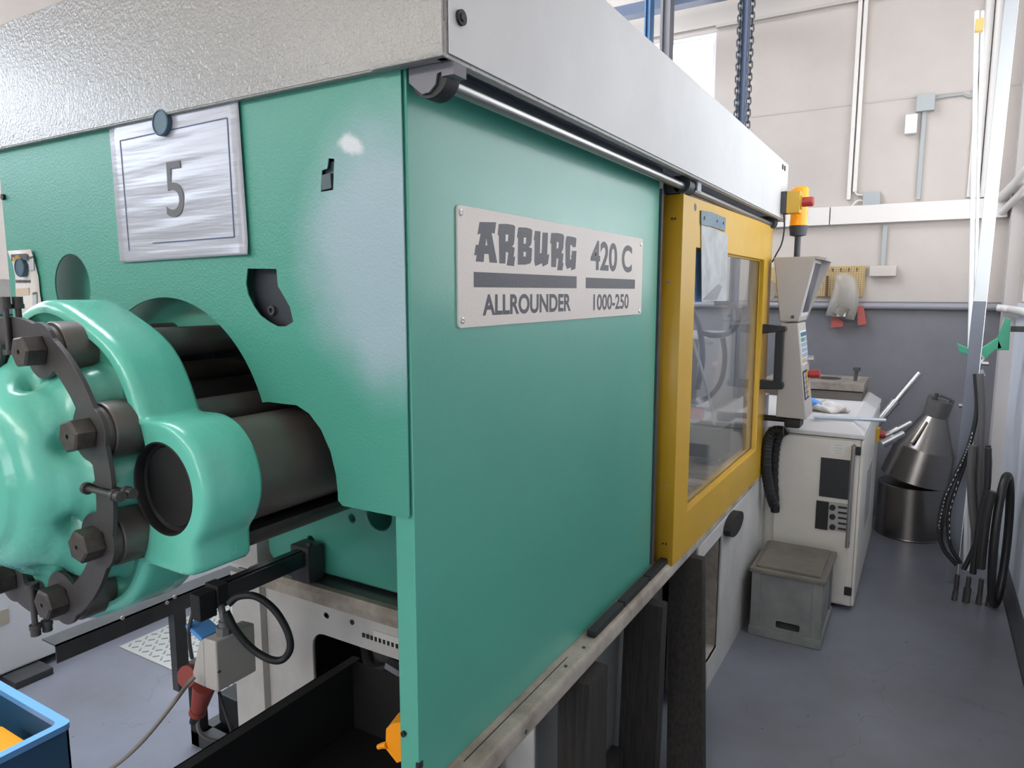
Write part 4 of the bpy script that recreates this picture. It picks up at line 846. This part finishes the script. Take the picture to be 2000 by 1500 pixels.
part('switch_plate', MB().box((cab_x1 + 0.014, q.y - 0.04, q.z - 0.04), (cab_x1 + 0.034, q.y + 0.04, q.z + 0.04), bev=0.003), YEL, ms)
part('switch_knob', MB().cyl((cab_x1 + 0.034, q.y, q.z), (cab_x1 + 0.065, q.y, q.z), 0.026, 0.022, n=18), mat('red_button', (160, 52, 50)), ms)
# on the cabinet: mould block, cloth, rod, tray
zt0 = 0.925
mbk = thing('mould_block', 'worn steel mould plates with a round bore lying on the cabinet', 'mould', (-0.5, 4.7, zt0))
stn = mat('mould_steel', (150, 142, 134), 0.5, metal=0.4, rgb2=(110, 102, 94), mscale=9)
part('lower_plate', MB().box((-0.84, 4.45, zt0), (-0.29, 4.85, zt0 + 0.05), bev=0.004), mat('mould_dark', (96, 90, 84), 0.55, metal=0.4), mbk)
part('upper_plate', MB().box((-0.84, 4.44, zt0 + 0.055), (-0.285, 4.86, zt0 + 0.10), bev=0.006), stn, mbk)
part('bore', MB().cyl((-0.50, 4.66, zt0 + 0.099), (-0.50, 4.66, zt0 + 0.1015), 0.075, n=28), BLK, mbk)
part('eye_pin', MB().cyl((-0.345, 4.60, zt0 + 0.10), (-0.34, 4.60, zt0 + 0.16), 0.010, n=10).cyl((-0.34, 4.60, zt0 + 0.16), (-0.34, 4.60, zt0 + 0.18), 0.02, n=10), BSTL, mbk)
cl_ = MB(); cl_.ball((-0.42, 3.98, zt0 + 0.02), 0.055, 1.9, 1.2, 0.5, n=28)
for v in cl_.bm.verts:
    r_ = math.sin(v.co.x * 90) * math.cos(v.co.y * 70) + math.sin(v.co.x * 41 + v.co.y * 63)
    v.co.z = max(zt0 + 0.001, v.co.z + 0.010 * r_); v.co.x += 0.006 * math.cos(v.co.y * 88)
tag(part('cloth', cl_, mat('cloth_white', (212, 208, 206), 0.9, rgb2=(178, 170, 164), mscale=14), sm=60), 'crumpled white cloth lying on the cabinet top', 'cloth')
bl_ = MB().ball((-0.47, 3.955, zt0 + 0.045), 0.03, 1.5, 1.0, 0.7, n=20)
for v in bl_.bm.verts: v.co.z = max(zt0 + 0.002, v.co.z + 0.005 * math.sin(v.co.x * 120)); v.co.x += (v.co.z - zt0) * -0.5
tag(part('blue_rag', bl_, mat('cloth_blue', (92, 146, 214), 0.8), sm=60), 'small blue rag on top of the white cloth', 'cloth')
r0, r1 = atz(1590, 815, zt0 + 0.012), atz(1730, 821, zt0 + 0.012)
rodo = thing('drip_tray', 'thin pale metal tray strip projecting from the cabinet top', 'tray', tuple(r0))
part('tray', MB().tube([r0, r1], 0.009, n=12, sub=1), mat('tray_pale', (178, 188, 200), 0.3, metal=0.3), rodo)
# black corrugated hose from machine to cabinet
hz = MB().tube([aty(1530, 842, 3.50), aty(1512, 842, 3.50), aty(1500, 860, 3.49), aty(1496, 905, 3.48), aty(1502, 955, 3.49), aty(1512, 988, 3.52)], lambda t: 0.024 + 0.0015 * math.sin(t * 300), n=14, sub=16)
tag(part('corrugated_hose', hz, BLK), 'thick black corrugated hose bending behind the yellow door', 'hose')
hz = MB().tube([aty(1538, 840, 3.58), aty(1522, 850, 3.58), aty(1514, 880, 3.59), aty(1511, 930, 3.60), aty(1514, 1000, 3.60)], lambda t: 0.022 + 0.0015 * math.sin(t * 300), n=14, sub=16)
tag(part('corrugated_hose', hz, BLK), 'black corrugated hose running down beside the cabinet door', 'hose')
# ================================================================== grey crate with lid
kx0, kx1, ky0, ky1, kh = -0.612, -0.303, 3.155, 3.555, 0.335
gc = thing('grey_crate', 'dusty grey plastic crate with closed lid standing on the floor before the cabinet', 'crate', ((kx0 + kx1) / 2, (ky0 + ky1) / 2, 0))
gm = mat('crate_grey', (130, 132, 130), 0.6, rgb2=(110, 112, 112), mscale=7, bump=0.1, bscale=60)
lp_ = [[(kx0 + 0.012, 0.02), (kx1 - 0.012, 0.02), (kx1 - 0.012, 0.30), (kx0 + 0.012, 0.30)], rrect(-0.495, 0.055, -0.395, 0.088, 0.008)]
part('front_wall', sheet(lp_, 0.006, 'y', ky0 + 0.013), gm, gc, smooth=False)
part('crate_shell', MB().box((kx0 + 0.012, ky0 + 0.06, 0.02), (kx0 + 0.018, ky1 - 0.012, 0.30)).box((kx1 - 0.018, ky0 + 0.012, 0.02), (kx1 - 0.012, ky1 - 0.012, 0.30)).box((kx0 + 0.012, ky1 - 0.018, 0.02), (kx1 - 0.012, ky1 - 0.012, 0.30)).box((kx0 + 0.015, ky0 + 0.05, 0.02), (kx0 + 0.05, ky0 + 0.06, 0.30)), gm, gc)
for x in (kx0 + 0.006, kx1 - 0.046):
    part('corner_rib', MB().box((x, ky0 + 0.004, 0.02), (x + 0.04, ky0 + 0.012, 0.30), bev=0.003), gm, gc)
for x in (kx0 + 0.006, kx1 - 0.012):
    for y in (ky0 + 0.006, ky1 - 0.05): part('corner_rib', MB().box((x, y, 0.02), (x + 0.006, y + 0.044, 0.30), bev=0.002), gm, gc)
part('base_rim', MB().box((kx0, ky0, 0.0), (kx1, ky1, 0.045), bev=0.006), gm, gc)
lidm = mat('lid_grey', (88, 86, 82), 0.55, rgb2=(118, 112, 100), mscale=6, bump=0.15, bscale=30)
part('crate_lid', MB().box((kx0 - 0.004, ky0 - 0.006, 0.298), (kx1 + 0.006, ky1 + 0.004, 0.318), bev=0.006).box((kx0 + 0.02, ky0 + 0.02, 0.316), (kx1 - 0.02, ky1 - 0.02, 0.330), bev=0.007), lidm, gc, 'dusty crate lid')
# ================================================================== hopper
HC = Vector((-0.015, 5.07, 0))
hp = thing('material_hopper', 'stainless steel drum with a tilted conical hopper on top', 'hopper', tuple(HC))
part('drum', MB().lathe([(0.0, 0.004), (0.190, 0.004), (0.193, 0.0), (0.196, 0.006), (0.192, 0.014), (0.192, 0.335), (0.188, 0.338), (0.0, 0.338)], Matrix.Translation(HC), 64), STEEL, hp, 'lower steel drum')
tlt = Matrix.Translation(HC + Vector((0.004, 0, 0.334))) @ Matrix.Rotation(math.radians(12), 4, 'Y') @ Matrix.Scale(1.06, 4)
hop = MB().lathe([(0.0, 0.03), (0.182, 0.03), (0.186, 0.034), (0.184, 0.040), (0.160, 0.225), (0.152, 0.235), (0.062, 0.43), (0.0, 0.43)], tlt, 64)
part('hopper_cone', hop, STEEL, hp, 'tilted conical hopper')
part('hopper_cap', MB().lathe([(0.0, 0.425), (0.064, 0.425), (0.070, 0.525), (0.064, 0.527), (0.062, 0.505), (0, 0.505)], tlt, 40), mat('cap_grey', (84, 82, 82), 0.45), hp)
part('cap_lug', MB().box((-0.068, -0.02, 0.515), (-0.045, 0.02, 0.545)).box((0.045, -0.02, 0.515), (0.068, 0.02, 0.545)).xform(tlt), mat('cap_grey', (84, 82, 82)), hp)
part('clamp_lever', MB().tube([tlt @ Vector((-0.03, -0.02, 0.545)), tlt @ Vector((0.0, -0.02, 0.555)), tlt @ Vector((0.05, -0.03, 0.548))], 0.007, n=8).cyl(tlt @ Vector((-0.03, -0.02, 0.52)), tlt @ Vector((-0.03, -0.02, 0.565)), 0.010, n=10), BSTL, hp)
# sight slot: raised oval rim
sl = MB(); sp0, sp1 = Vector((-0.0535, -0.120, 0.255)), Vector((-0.027, -0.062, 0.385))
sl.tube([tlt @ Vector((-0.075, -0.138, 0.262)), tlt @ Vector((-0.055, -0.105, 0.33)), tlt @ Vector((-0.038, -0.074, 0.395))], 0.011, n=10)
part('sight_slot', sl, mat('slot_steel', (150, 140, 126), 0.35, metal=0.8), hp)
# suction pipes leaning behind
def pipe(a, b, r, r2, label):
    t = thing('suction_pipe', label, 'pipe', tuple(b))
    d = (a - b)
    part('tube', MB().lathe([(r * 0.8, 0), (r, 0), (r, d.length), (r * 0.82, d.length), (r * 0.8, d.length - 0.1)], Matrix.Translation(b) @ d.to_track_quat('Z', 'Y').to_matrix().to_4x4(), 24), CHR, t)
    m_ = b.lerp(a, 0.45)
    part('sleeve', MB().cyl(b, m_, r2, n=24).cyl(m_, m_ + d.normalized() * 0.02, r2 * 1.08, n=24), CHR, t)
    return t
pipe(aty(1796, 728, 5.2), aty(1706, 835, 5.12), 0.018, 0.026, 'longest silver suction pipe leaning up behind the cabinet')
pipe(aty(1780, 825, 4.75), aty(1722, 855, 4.70), 0.014, 0.020, 'upper of the two short silver pipes beside the main switch')
pipe(aty(1765, 846, 4.60), aty(1722, 868, 4.55), 0.018, 0.024, 'lower of the two short silver pipes beside the main switch')
# ================================================================== wall fittings on the far wall
yf = YW
def wbox(name, label, cat, x0, y0, x1, y1, d, m, bev=0.004, group=None):
    A_, B_ = aty(x0, y0, yf - d), aty(x1, y1, yf - d)
    return tag(part(name, MB().box((A_.x, yf - d, B_.z), (B_.x, yf - 0.0035 if B_.z < zb else yf, A_.z), bev=bev), m), label, cat, group)
cw = mat('trunking_white', (212, 207, 202), 0.5)
A_, B_ = aty(1500, 408, yf - 0.05), aty(1619, 440, yf - 0.05)
z0_, z1_ = B_.z, A_.z
tk = thing('cable_trunking', 'wide white horizontal cable trunking along the far wall', 'trunking', (0, yf, 2.0))
zt1, zt2 = aty(1622, 404, yf - 0.05).z, aty(1622, 439, yf - 0.05).z
xj = aty(1621, 420, yf - 0.05).x
part('trunking_cover', MB().box((-1.9, yf - 0.05, zt2), (xj - 0.004, yf, zt1), bev=0.004), cw, tk)
part('trunking_cover', MB().box((xj + 0.002, yf - 0.05, zt2), (0.38, yf, zt1), bev=0.004), cw, tk)
def vtrunk(px0, px1, pyb, label, ptop=-40):
    a_ = aty(px0, pyb, yf - 0.03); b_ = aty(px1, pyb, yf - 0.03)
    w_ = b_.x - a_.x
    return tag(part('conduit', MB().box((a_.x, yf - 0.03, a_.z), (b_.x, yf, wz1 + 1.2), bev=0.003), cw), label, 'conduit')
vtrunk(1653, 1661, 390, 'left of the two tall white vertical conduits rising to the ceiling')
vtrunk(1665, 1673, 375, 'right of the two tall white vertical conduits rising to the ceiling')
jm = mat('junction_grey', (158, 162, 162), 0.5)
wbox('junction_box', 'grey junction box standing on the trunking by the two conduits', 'junction box', 1686, 375, 1718, 400, 0.05, jm, group=None)
j2 = wbox('junction_box', 'grey junction box high on the far wall above the white sensor', 'junction box', 1791, 185, 1825, 214, 0.05, jm)
wbox('sensor_box', 'small white plastic sensor hanging under the high junction box', 'sensor', 1769, 224, 1790, 259, 0.05, mat('sensor_white', (222, 222, 220), 0.35))
wbox('double_socket', 'beige double socket box on the far wall right of the pegboard', 'socket', 1699, 519, 1750, 539, 0.05, mat('socket_beige', (186, 178, 170), 0.5), group=None)
a_ = aty(1799, 216, yf - 0.01); b_ = aty(1793, 390, yf - 0.01)
tag(part('conduit', MB().box((b_.x - 0.012, yf - 0.02, b_.z), (b_.x + 0.012, yf, a_.z), bev=0.003), jm), 'grey vertical conduit dropping from the high junction box to the trunking', 'conduit')
a_ = aty(1727, 440, yf - 0.01); b_ = aty(1724, 519, yf - 0.01)
tag(part('conduit', MB().box((b_.x - 0.014, yf - 0.02, b_.z), (b_.x + 0.014, yf, a_.z), bev=0.003), jm), 'short grey conduit between trunking and double socket', 'conduit')
a_ = aty(1897, 215, yf - 0.01); b_ = aty(1893, 385, yf - 0.01)
tag(part('conduit', MB().box((b_.x - 0.014, yf - 0.02, b_.z), (b_.x + 0.010, yf, a_.z), bev=0.003), cw), 'slim white conduit beside the tall tube on the far wall', 'conduit')
tag(part('wall_cable', MB().tube([aty(1826, 192, yf - 0.012), aty(1850, 188, yf - 0.012), aty(1880, 184, yf - 0.012), aty(1903, 178, yf - 0.012), aty(1925, 40, yf - 0.012), aty(1960, 20, yf - 0.012)], 0.008, n=8), jm), 'grey cable clipped along the far wall from the high junction box', 'cable')
for k, (a0, a1, a2) in enumerate((((1686, 392), (1675, 392), (1664, 402)), ((1686, 381), (1674, 380), (1669, 373)))):
    tag(part('wall_cable', MB().tube([aty(*a0, yf - 0.03), aty(*a1, yf - 0.03), aty(*a2, yf - 0.03)], 0.006, n=8), cw), ('lower' if k == 0 else 'upper') + ' short white cable joining the low junction box to a conduit', 'cable')
# pegboard
pg = thing('pegboard', 'tan perforated pegboard on the far wall behind the control terminal', 'pegboard', (-0.7, yf, 1.6))
P0, P1 = aty(1500, 522, yf - 0.02), aty(1687, 579, yf - 0.02)
part('board', MB().box((P0.x, yf - 0.02, P1.z), (P1.x, yf - 0.008, P0.z)), mat('pegboard_tan', (186, 160, 112), 0.6), pg, smooth=False)
hm = MB(); nxh, nzh = 40, 14
for i in range(nxh):
    for j in range(nzh):
        x = P0.x + 0.012 + i * (P1.x - P0.x - 0.02) / (nxh - 1); z = P1.z + 0.01 + j * (P0.z - P1.z - 0.02) / (nzh - 1)
        hm.box((x - 0.0022, yf - 0.0212, z - 0.0022), (x + 0.0022, yf - 0.0195, z + 0.0022))
part('peg_holes', hm, BLK, pg, kind='stuff', smooth=False)
for i in range(5):
    x = P1.x - 0.05 - i * 0.05; part('hook', MB().cyl((x, yf - 0.045, P0.z - 0.02), (x, yf - 0.02, P0.z - 0.02), 0.005, n=8).cyl((x, yf - 0.045, P0.z - 0.04), (x, yf - 0.045, P0.z - 0.016), 0.003, n=8), DKG, pg)
part('hook_bolt', MB().cyl((aty(1616, 560, yf).x, yf - 0.03, 1.52), (aty(1616, 560, yf).x, yf - 0.03, 1.66), 0.006, n=8), mat('dark_rod', (90, 70, 60), 0.6), pg)
# bag of parts and red tags
bagm = clearmat('bag_plastic', (186, 180, 172), 0.25, 0.45)
bag = thing('plastic_bag', 'clear plastic bag of grey parts hanging on the pegboard', 'bag', (-0.45, yf - 0.06, 1.5))
outl = [(1632, 535), (1645, 532), (1660, 536), (1672, 545), (1677, 570), (1676, 600), (1668, 625), (1640, 622), (1612, 616), (1620, 590), (1628, 560)]
c0 = [aty(*q, yf - 0.09) for q in outl]; cc0 = sum(c0, Vector()) / len(c0)
part('bag_skin', MB().loft([[cc0.lerp(v, 0.3) + Vector((0, -0.035, 0)) for v in c0], [cc0.lerp(v, 0.75) + Vector((0, -0.025, 0)) for v in c0], c0, [v + Vector((0, 0.03, 0)) for v in c0]]), bagm, bag, sm=80)
part('bagged_part', MB().ball(aty(1652, 585, yf - 0.085), 0.055, 0.9, 0.45, 1.5, n=18).cyl(aty(1650, 598, yf - 0.09), aty(1640, 615, yf - 0.09), 0.05, n=20), mat('part_grey', (120, 114, 104), 0.5), bag)
A_, B_ = aty(1635, 604, yf - 0.13), aty(1651, 618, yf - 0.13)
part('bag_label', MB().box((A_.x, yf - 0.132, B_.z), (B_.x, yf - 0.130, A_.z)), mat('paper_white', (214, 212, 206)), bag)
rdm = mat('tag_red', (160, 78, 72), 0.5)
for (pl_, lb) in (([(1624, 619), (1640, 621), (1647, 630), (1646, 639), (1622, 641)], 'red plastic piece hanging left under the plastic bag'), ([(1673, 599), (1686, 597), (1693, 634), (1675, 636)], 'longer red plastic piece hanging right of the plastic bag')):
    v0 = [aty(*q, yf - 0.07) for q in pl_]
    tag(part('red_tag', MB().loft([v0, [v + Vector((0, 0.03, 0)) for v in v0]]), rdm, smooth=False, bev=0.003), lb, 'tag')
v0 = [aty(*q, yf - 0.06) for q in ((1500, 545), (1512, 552), (1516, 570), (1508, 585), (1498, 580))]
tag(part('small_bag', MB().loft([v0, [v + Vector((0, 0.04, 0)) for v in v0]]), bagm), 'small crumpled clear bag left of the control terminal', 'bag')
# ================================================================== columns, chains, beam behind the hood
def column(px0, px1, y, m, label, top=ZC):
    a_, b_ = aty(px0, 60, y), aty(px1, 60, y)
    t = thing('column', label, 'column', (a_.x, y, 0))
    w_ = b_.x - a_.x
    part('web', MB().box((a_.x, y + 0.02, 0), (b_.x, y + 0.03, top)), m, t, smooth=False)
    part('flange', MB().box((a_.x, y, 0), (a_.x + w_ * 0.25, y + 0.08, top)), m, t, smooth=False)
    part('flange', MB().box((b_.x - w_ * 0.25, y, 0), (b_.x, y + 0.08, top)), m, t, smooth=False)
column(1258, 1269, 4.7, mat('column_blue', (56, 104, 150), 0.5), 'slim bright blue column behind the hood')
column(1289, 1308, 4.5, mat('column_grey', (104, 104, 110), 0.5), 'grey column standing in front of the far window')
column(1444, 1459, 4.6, mat('column_steel_blue', (64, 82, 108), 0.5), 'steel-blue hoist column between the two chains')
bmx = thing('crane_beam', 'dark blue crane beam crossing near the far wall', 'beam', (-3, 5.1, 3.5))
z_b = aty(1360, 12, 5.05).z
part('beam', MB().box((-6.5, 5.0, z_b + 0.02), (-0.9, 5.02, z_b + 0.09)).box((-6.5, 4.96, z_b), (-0.9, 5.06, z_b + 0.02)), mat('beam_blue', (62, 78, 104), 0.5), bmx)
def chain(px, y, zbot, ztop, label):
    t = thing('hoist_chain', label, 'chain', (aty(px, 100, y).x, y, zbot))
    x = aty(px, 120, y).x; z = zbot; k = 0; base = None
    cm_ = mat('chain_steel', (70, 72, 78), 0.4, metal=0.6)
    while z < ztop and k < 60:
        if k < 2:
            hh, ww = 0.022, 0.013
            pts_ = [Vector((ww * math.cos(a), 0, hh * 0.0 + (hh if math.sin(a) > 0 else -hh) * 0.45 + ww * math.sin(a))) for a in [2 * PI * i / 12 for i in range(12)]]
            if k % 2: pts_ = [Vector((0, p_.x, p_.z)) for p_ in pts_]
            o_ = part('link', MB().tube([p_ + Vector((x, y, z)) for p_ in pts_], 0.0048, n=6, sub=1, closed=True), cm_, t)
            if k == 0: l0 = o_
            else: l1 = o_
        else:
            s_ = l0 if k % 2 == 0 else l1
            copyof(s_, t, Matrix.Translation((0, 0, 0.034 * (k - k % 2))))
        z += 0.034; k += 1
chain(1442, 4.45, 2.40, 4.3, 'left hoist chain hanging beside the steel-blue column')
chain(1465, 4.45, 2.40, 4.3, 'right hoist chain hanging beside the steel-blue column')
column(56, 72, 5.0, mat('column_orange', (196, 150, 84), 0.5), 'ochre column above the hood at the upper left')
# ================================================================== right aisle: poles, bracket, hoses
def lean(name, label, a, b, w, d, m, cat='pole'):
    t = thing(name, label, cat, tuple(a)); dv = (b - a)
    return t, dv
a_, b_ = Vector((0.205, 4.30, 0.0)), aty(1975, -60, 4.55)
a_ = aty(1880, 905, 4.35); a_ = a_ + (a_ - aty(1976, 0, 4.5)).normalized() * ((a_.z) / max(0.01, (aty(1976, 0, 4.5) - a_).normalized().z))
b_ = aty(1984, -80, 4.52)
dv = b_ - a_
pole = thing('steel_rail', 'long grey steel U-rail leaning in the right corner', 'rail', tuple(a_))
pm_u, pm_l = mat('rail_grey_light', (176, 180, 182), 0.35, metal=0.4), mat('rail_blue_dark', (96, 100, 110), 0.35, metal=0.3)
ux = Vector((1, 0, 0)); ux = (ux - dv.normalized() * ux.dot(dv.normalized())).normalized(); uy = dv.normalized().cross(ux)
def railseg(t0, t1, m, nm_):
    P_, Q_ = a_.lerp(b_, t0), a_.lerp(b_, t1)
    def sec(o_): return [o_ + ux * x + uy * y for x, y in ((-0.028, -0.018), (0.028, -0.018), (0.028, 0.018), (0.022, 0.018), (0.022, -0.012), (-0.022, -0.012), (-0.022, 0.018), (-0.028, 0.018))]
    part(nm_, MB().loft([sec(P_), sec(Q_)]), m, pole, smooth=False)
tz = (1.50 - a_.z) / dv.z
railseg(0, tz, pm_l, 'rail_lower'); railseg(tz, 1, pm_u, 'rail_upper')
part('rail_edge', MB().loft([[a_ + ux * x + uy * y for x, y in ((0.028, -0.0195), (0.031, -0.0195), (0.031, 0.018), (0.028, 0.018))], [b_ + ux * x + uy * y for x, y in ((0.028, -0.0195), (0.031, -0.0195), (0.031, 0.018), (0.028, 0.018))]]), mat('bright_edge', (222, 224, 226), 0.25, metal=0.5), pole, smooth=False)
for q in ((1917, 710), (1873, 792), (1896, 757)):
    p = aty(*q, 4.38); part('rail_bolt', MB().cyl(p, p + Vector((0.03, 0, 0)), 0.011, n=8), CHR, pole)
w0, w1 = aty(1896, 600, 4.62), aty(1908, 22, 4.72)
w0 = w0 + (w0 - w1).normalized() * (w0.z / (w1 - w0).normalized().z)
wt = thing('white_tube', 'tall slim white tube with yellow tape at its top, beside the leaning rail', 'tube', tuple(w0))
part('tube', MB().tube([w0, w1], 0.011, n=12, sub=1).tube([w0 + Vector((0.014, 0.01, 0)), w1 + Vector((0.026, 0.01, 0))], 0.008, n=10, sub=1), mat('tube_white', (226, 228, 228), 0.3), wt)
tp_ = aty(1912, 50, 4.70)
part('yellow_tape', MB().box(tp_ + Vector((-0.018, -0.03, -0.035)), tp_ + Vector((0.022, 0.01, 0.03)), bev=0.006), mat('tape_ochre', (214, 174, 104), 0.5), wt)
# pipes on the right wall
pw = mat('pipe_white', (206, 202, 198), 0.45)
tag(part('wall_pipe', MB().tube([Vector((0.34, YW - 0.05, 2.12)), Vector((0.38, 5.15, 2.16)), Vector((0.415, 4.9, 2.2)), Vector((0.42, 4.0, 2.21)), Vector((0.42, 2.5, 2.22))], 0.030, n=14, sub=4), pw), 'thick white pipe bending from the far corner along the right window', 'pipe')
tag(part('wall_pipe', MB().tube([Vector((0.35, YW - 0.04, 2.03)), Vector((0.39, 5.15, 2.08)), Vector((0.425, 4.9, 2.12)), Vector((0.43, 4.0, 2.13)), Vector((0.43, 2.5, 2.14))], 0.020, n=14, sub=4), pw), 'thinner white pipe running just below the thick one', 'pipe')
tag(part('wall_pipe', MB().tube([Vector((0.36, 5.15, 1.455)), Vector((0.40, 5.12, 1.45)), Vector((0.434, 4.9, 1.445)), Vector((0.436, 3.0, 1.44))], 0.022, n=14, sub=4), pw), 'white pipe along the top of the grey band on the right wall', 'pipe')
for k, (px_, lb) in enumerate(((1918, 'left vertical pipe on the far wall behind the leaning rail'), (1938, 'right vertical pipe near the far corner'))):
    x_ = aty(px_, 200, YW - 0.04).x
    tag(part('vertical_pipe', MB().cyl((x_, YW - 0.03, 2.13), (x_, YW - 0.03, ZC), 0.024, n=14), pw), lb, 'pipe')
# green wall hook
gh = thing('wall_hook', 'green plastic wall hook carrying the hanging hoses', 'hook', (0.45, 4.25, 1.3))
ghm = mat('hook_green', (62, 156, 122), 0.45)
yk = 4.52
def ky_(px, py, dy=0): return aty(px, py, yk + dy)
armA = [(1966, 620), (1974, 624), (1972, 684), (1948, 684), (1945, 684)]
pl1 = [ky_(*q) for q in ((1966, 620), (1974, 624), (1971, 684), (1947, 684), (1949, 660))]
part('hook_plate', MB().loft([pl1, [v + Vector((0, 0.05, 0)) for v in pl1]]), ghm, gh, smooth=False, bev=0.003)
part('hook_spacer', MB().box((0.385, yk + 0.02, 1.34), (XR, yk + 0.04, 1.37), bev=0.002), DKG, gh)
pl2 = [ky_(*q) for q in ((1949, 660), (1958, 680), (1943, 684), (1924, 702), (1915, 690), (1917, 681))]
part('hook_arm', MB().loft([pl2, [v + Vector((0, 0.05, 0)) for v in pl2]]), ghm, gh, smooth=False, bev=0.003)
pl3 = [ky_(*q) for q in ((1870, 671), (1890, 680), (1917, 682), (1920, 694), (1889, 692), (1874, 688))]
part('hook_arm', MB().loft([pl3, [v + Vector((0, 0.05, 0)) for v in pl3]]), ghm, gh, smooth=False, bev=0.003)
hsm = mat('hose_black', (36, 36, 38), 0.4, mott=0.1); hsg = mat('hose_grey', (86, 84, 84), 0.5)
def hose(pl_, y_, r_, m_, label, dashes=0):
    pts_ = [aty(a, b, y_ + (c if c else 0)) for a, b, c in pl_]
    pts_ = [Vector((min(p_.x, XR - r_ - 0.004), p_.y, max(p_.z, r_ + 0.002))) for p_ in pts_]
    ho = tag(part('hose', MB().tube(pts_, r_, n=12, sub=8), m_), label, 'hose')
    if dashes:
        db = MB(); vv = (O - pts_[len(pts_) // 2]).normalized(); nseg = len(pts_) - 1
        for k in range(dashes):
            t = (0.25 + 0.5 * k / dashes) * nseg; i0 = int(t); f_ = t - i0
            a0 = pts_[i0].lerp(pts_[i0 + 1], f_) + vv * r_ * 0.98; d_ = (pts_[i0 + 1] - pts_[i0]).normalized() * (0.4 * 0.5 * nseg / dashes * (pts_[i0 + 1] - pts_[i0]).length)
            db.cyl(a0, a0 + d_, 0.0022, n=6)
        part('print_marks', db, mat('print_white', (206, 208, 210), 0.5), ho, kind='stuff')
    return ho
hose([(1905, 730, 0), (1908, 800, 0), (1896, 860, 0), (1880, 900, 0), (1846, 970, 0), (1834, 1025, 0), (1842, 1070, 0), (1868, 1103, 0)], 4.15, 0.011, hsm, 'outermost left black hose of the hanging bundle, curving to the floor', 26)
hose([(1900, 870, .02), (1872, 940, .02), (1854, 1000, .02), (1855, 1060, .02), (1876, 1100, .02)], 4.15, 0.010, hsm, 'second black hose from the left in the bundle', 10)
hose([(1900, 870, 0), (1896, 930, 0), (1900, 1000, 0), (1908, 1060, 0), (1914, 1110, 0)], 4.10, 0.018, hsg, 'thick grey hose in the middle of the bundle')
hose([(1914, 730, 0), (1918, 800, 0), (1915, 870, 0), (1912, 950, 0), (1916, 1050, 0)], 4.12, 0.016, hsg, 'grey hose hanging straight from the hook, right of the rail')
hose([(1930, 870, 0), (1932, 910, 0), (1925, 970, 0), (1914, 1030, 0), (1900, 1075, 0), (1882, 1112, 0)], 4.05, 0.012, hsm, 'black hose with pale print crossing the bundle diagonally', 22)
hose([(1930, 875, 0), (1928, 950, 0), (1915, 1010, 0), (1905, 1080, 0), (1900, 1120, 0)], 4.0, 0.015, hsm, 'black hose right of the grey ones ending in a steel fitting')
# large standing loop
loop = []
for i in range(20):
    a = 2 * PI * i / 20
    loop.append(Vector((min(0.425, 0.382 + 0.035 * math.cos(a)), 4.05 + 0.10 * math.cos(a), 0.345 + 0.325 * math.sin(a))))
tag(part('hose', MB().tube(loop, 0.019, n=12, sub=3, closed=True), hsm), 'big black hose coil leaning against the right wall, touching the floor', 'hose')
hose([(1938, 960, 0), (1928, 1000, 0), (1920, 1060, 0), (1915, 1110, 0)], 3.95, 0.020, hsm, 'thick black hose running from the big coil down to the floor')
for i, (px_, py_) in enumerate(((1868, 1118), (1890, 1130), (1915, 1128), (1935, 1120))):
    p = aty(px_, py_, 4.05); p = Vector((p.x, p.y, max(0.02, p.z)))
    lbs = ('leftmost steel hose fitting on the floor under the bundle', 'largest steel hose fitting, second from the left under the bundle', 'third steel hose fitting from the left under the bundle', 'rightmost steel hose fitting, beside the big coil')
    tag(part('hose_fitting', MB().cyl((p.x, p.y, 0.0), (p.x + 0.004, p.y + 0.01, 0.045 + 0.03 * (i == 1)), 0.013 + 0.004 * (i == 1), n=6).cyl((p.x + 0.004, p.y + 0.01, 0.045 + 0.03 * (i == 1)), (p.x + 0.006, p.y + 0.012, 0.13), 0.011, n=14), BSTL), lbs[i], 'fitting')
hk = thing('steel_shackle', 'shiny steel shackle hanging from the green hook', 'shackle', tuple(ky_(1912, 720)))
part('shackle_bow', MB().tube([ky_(1911, 690), ky_(1921, 700), ky_(1914, 712), ky_(1908, 722), ky_(1911, 736), ky_(1908, 752), ky_(1895, 756)], 0.007, n=10), CHR, hk)
part('shackle_pin', MB().cyl(ky_(1890, 755), ky_(1899, 757), 0.013, n=10).cyl(ky_(1915, 722), ky_(1920, 735), 0.012, n=10), CHR, hk)
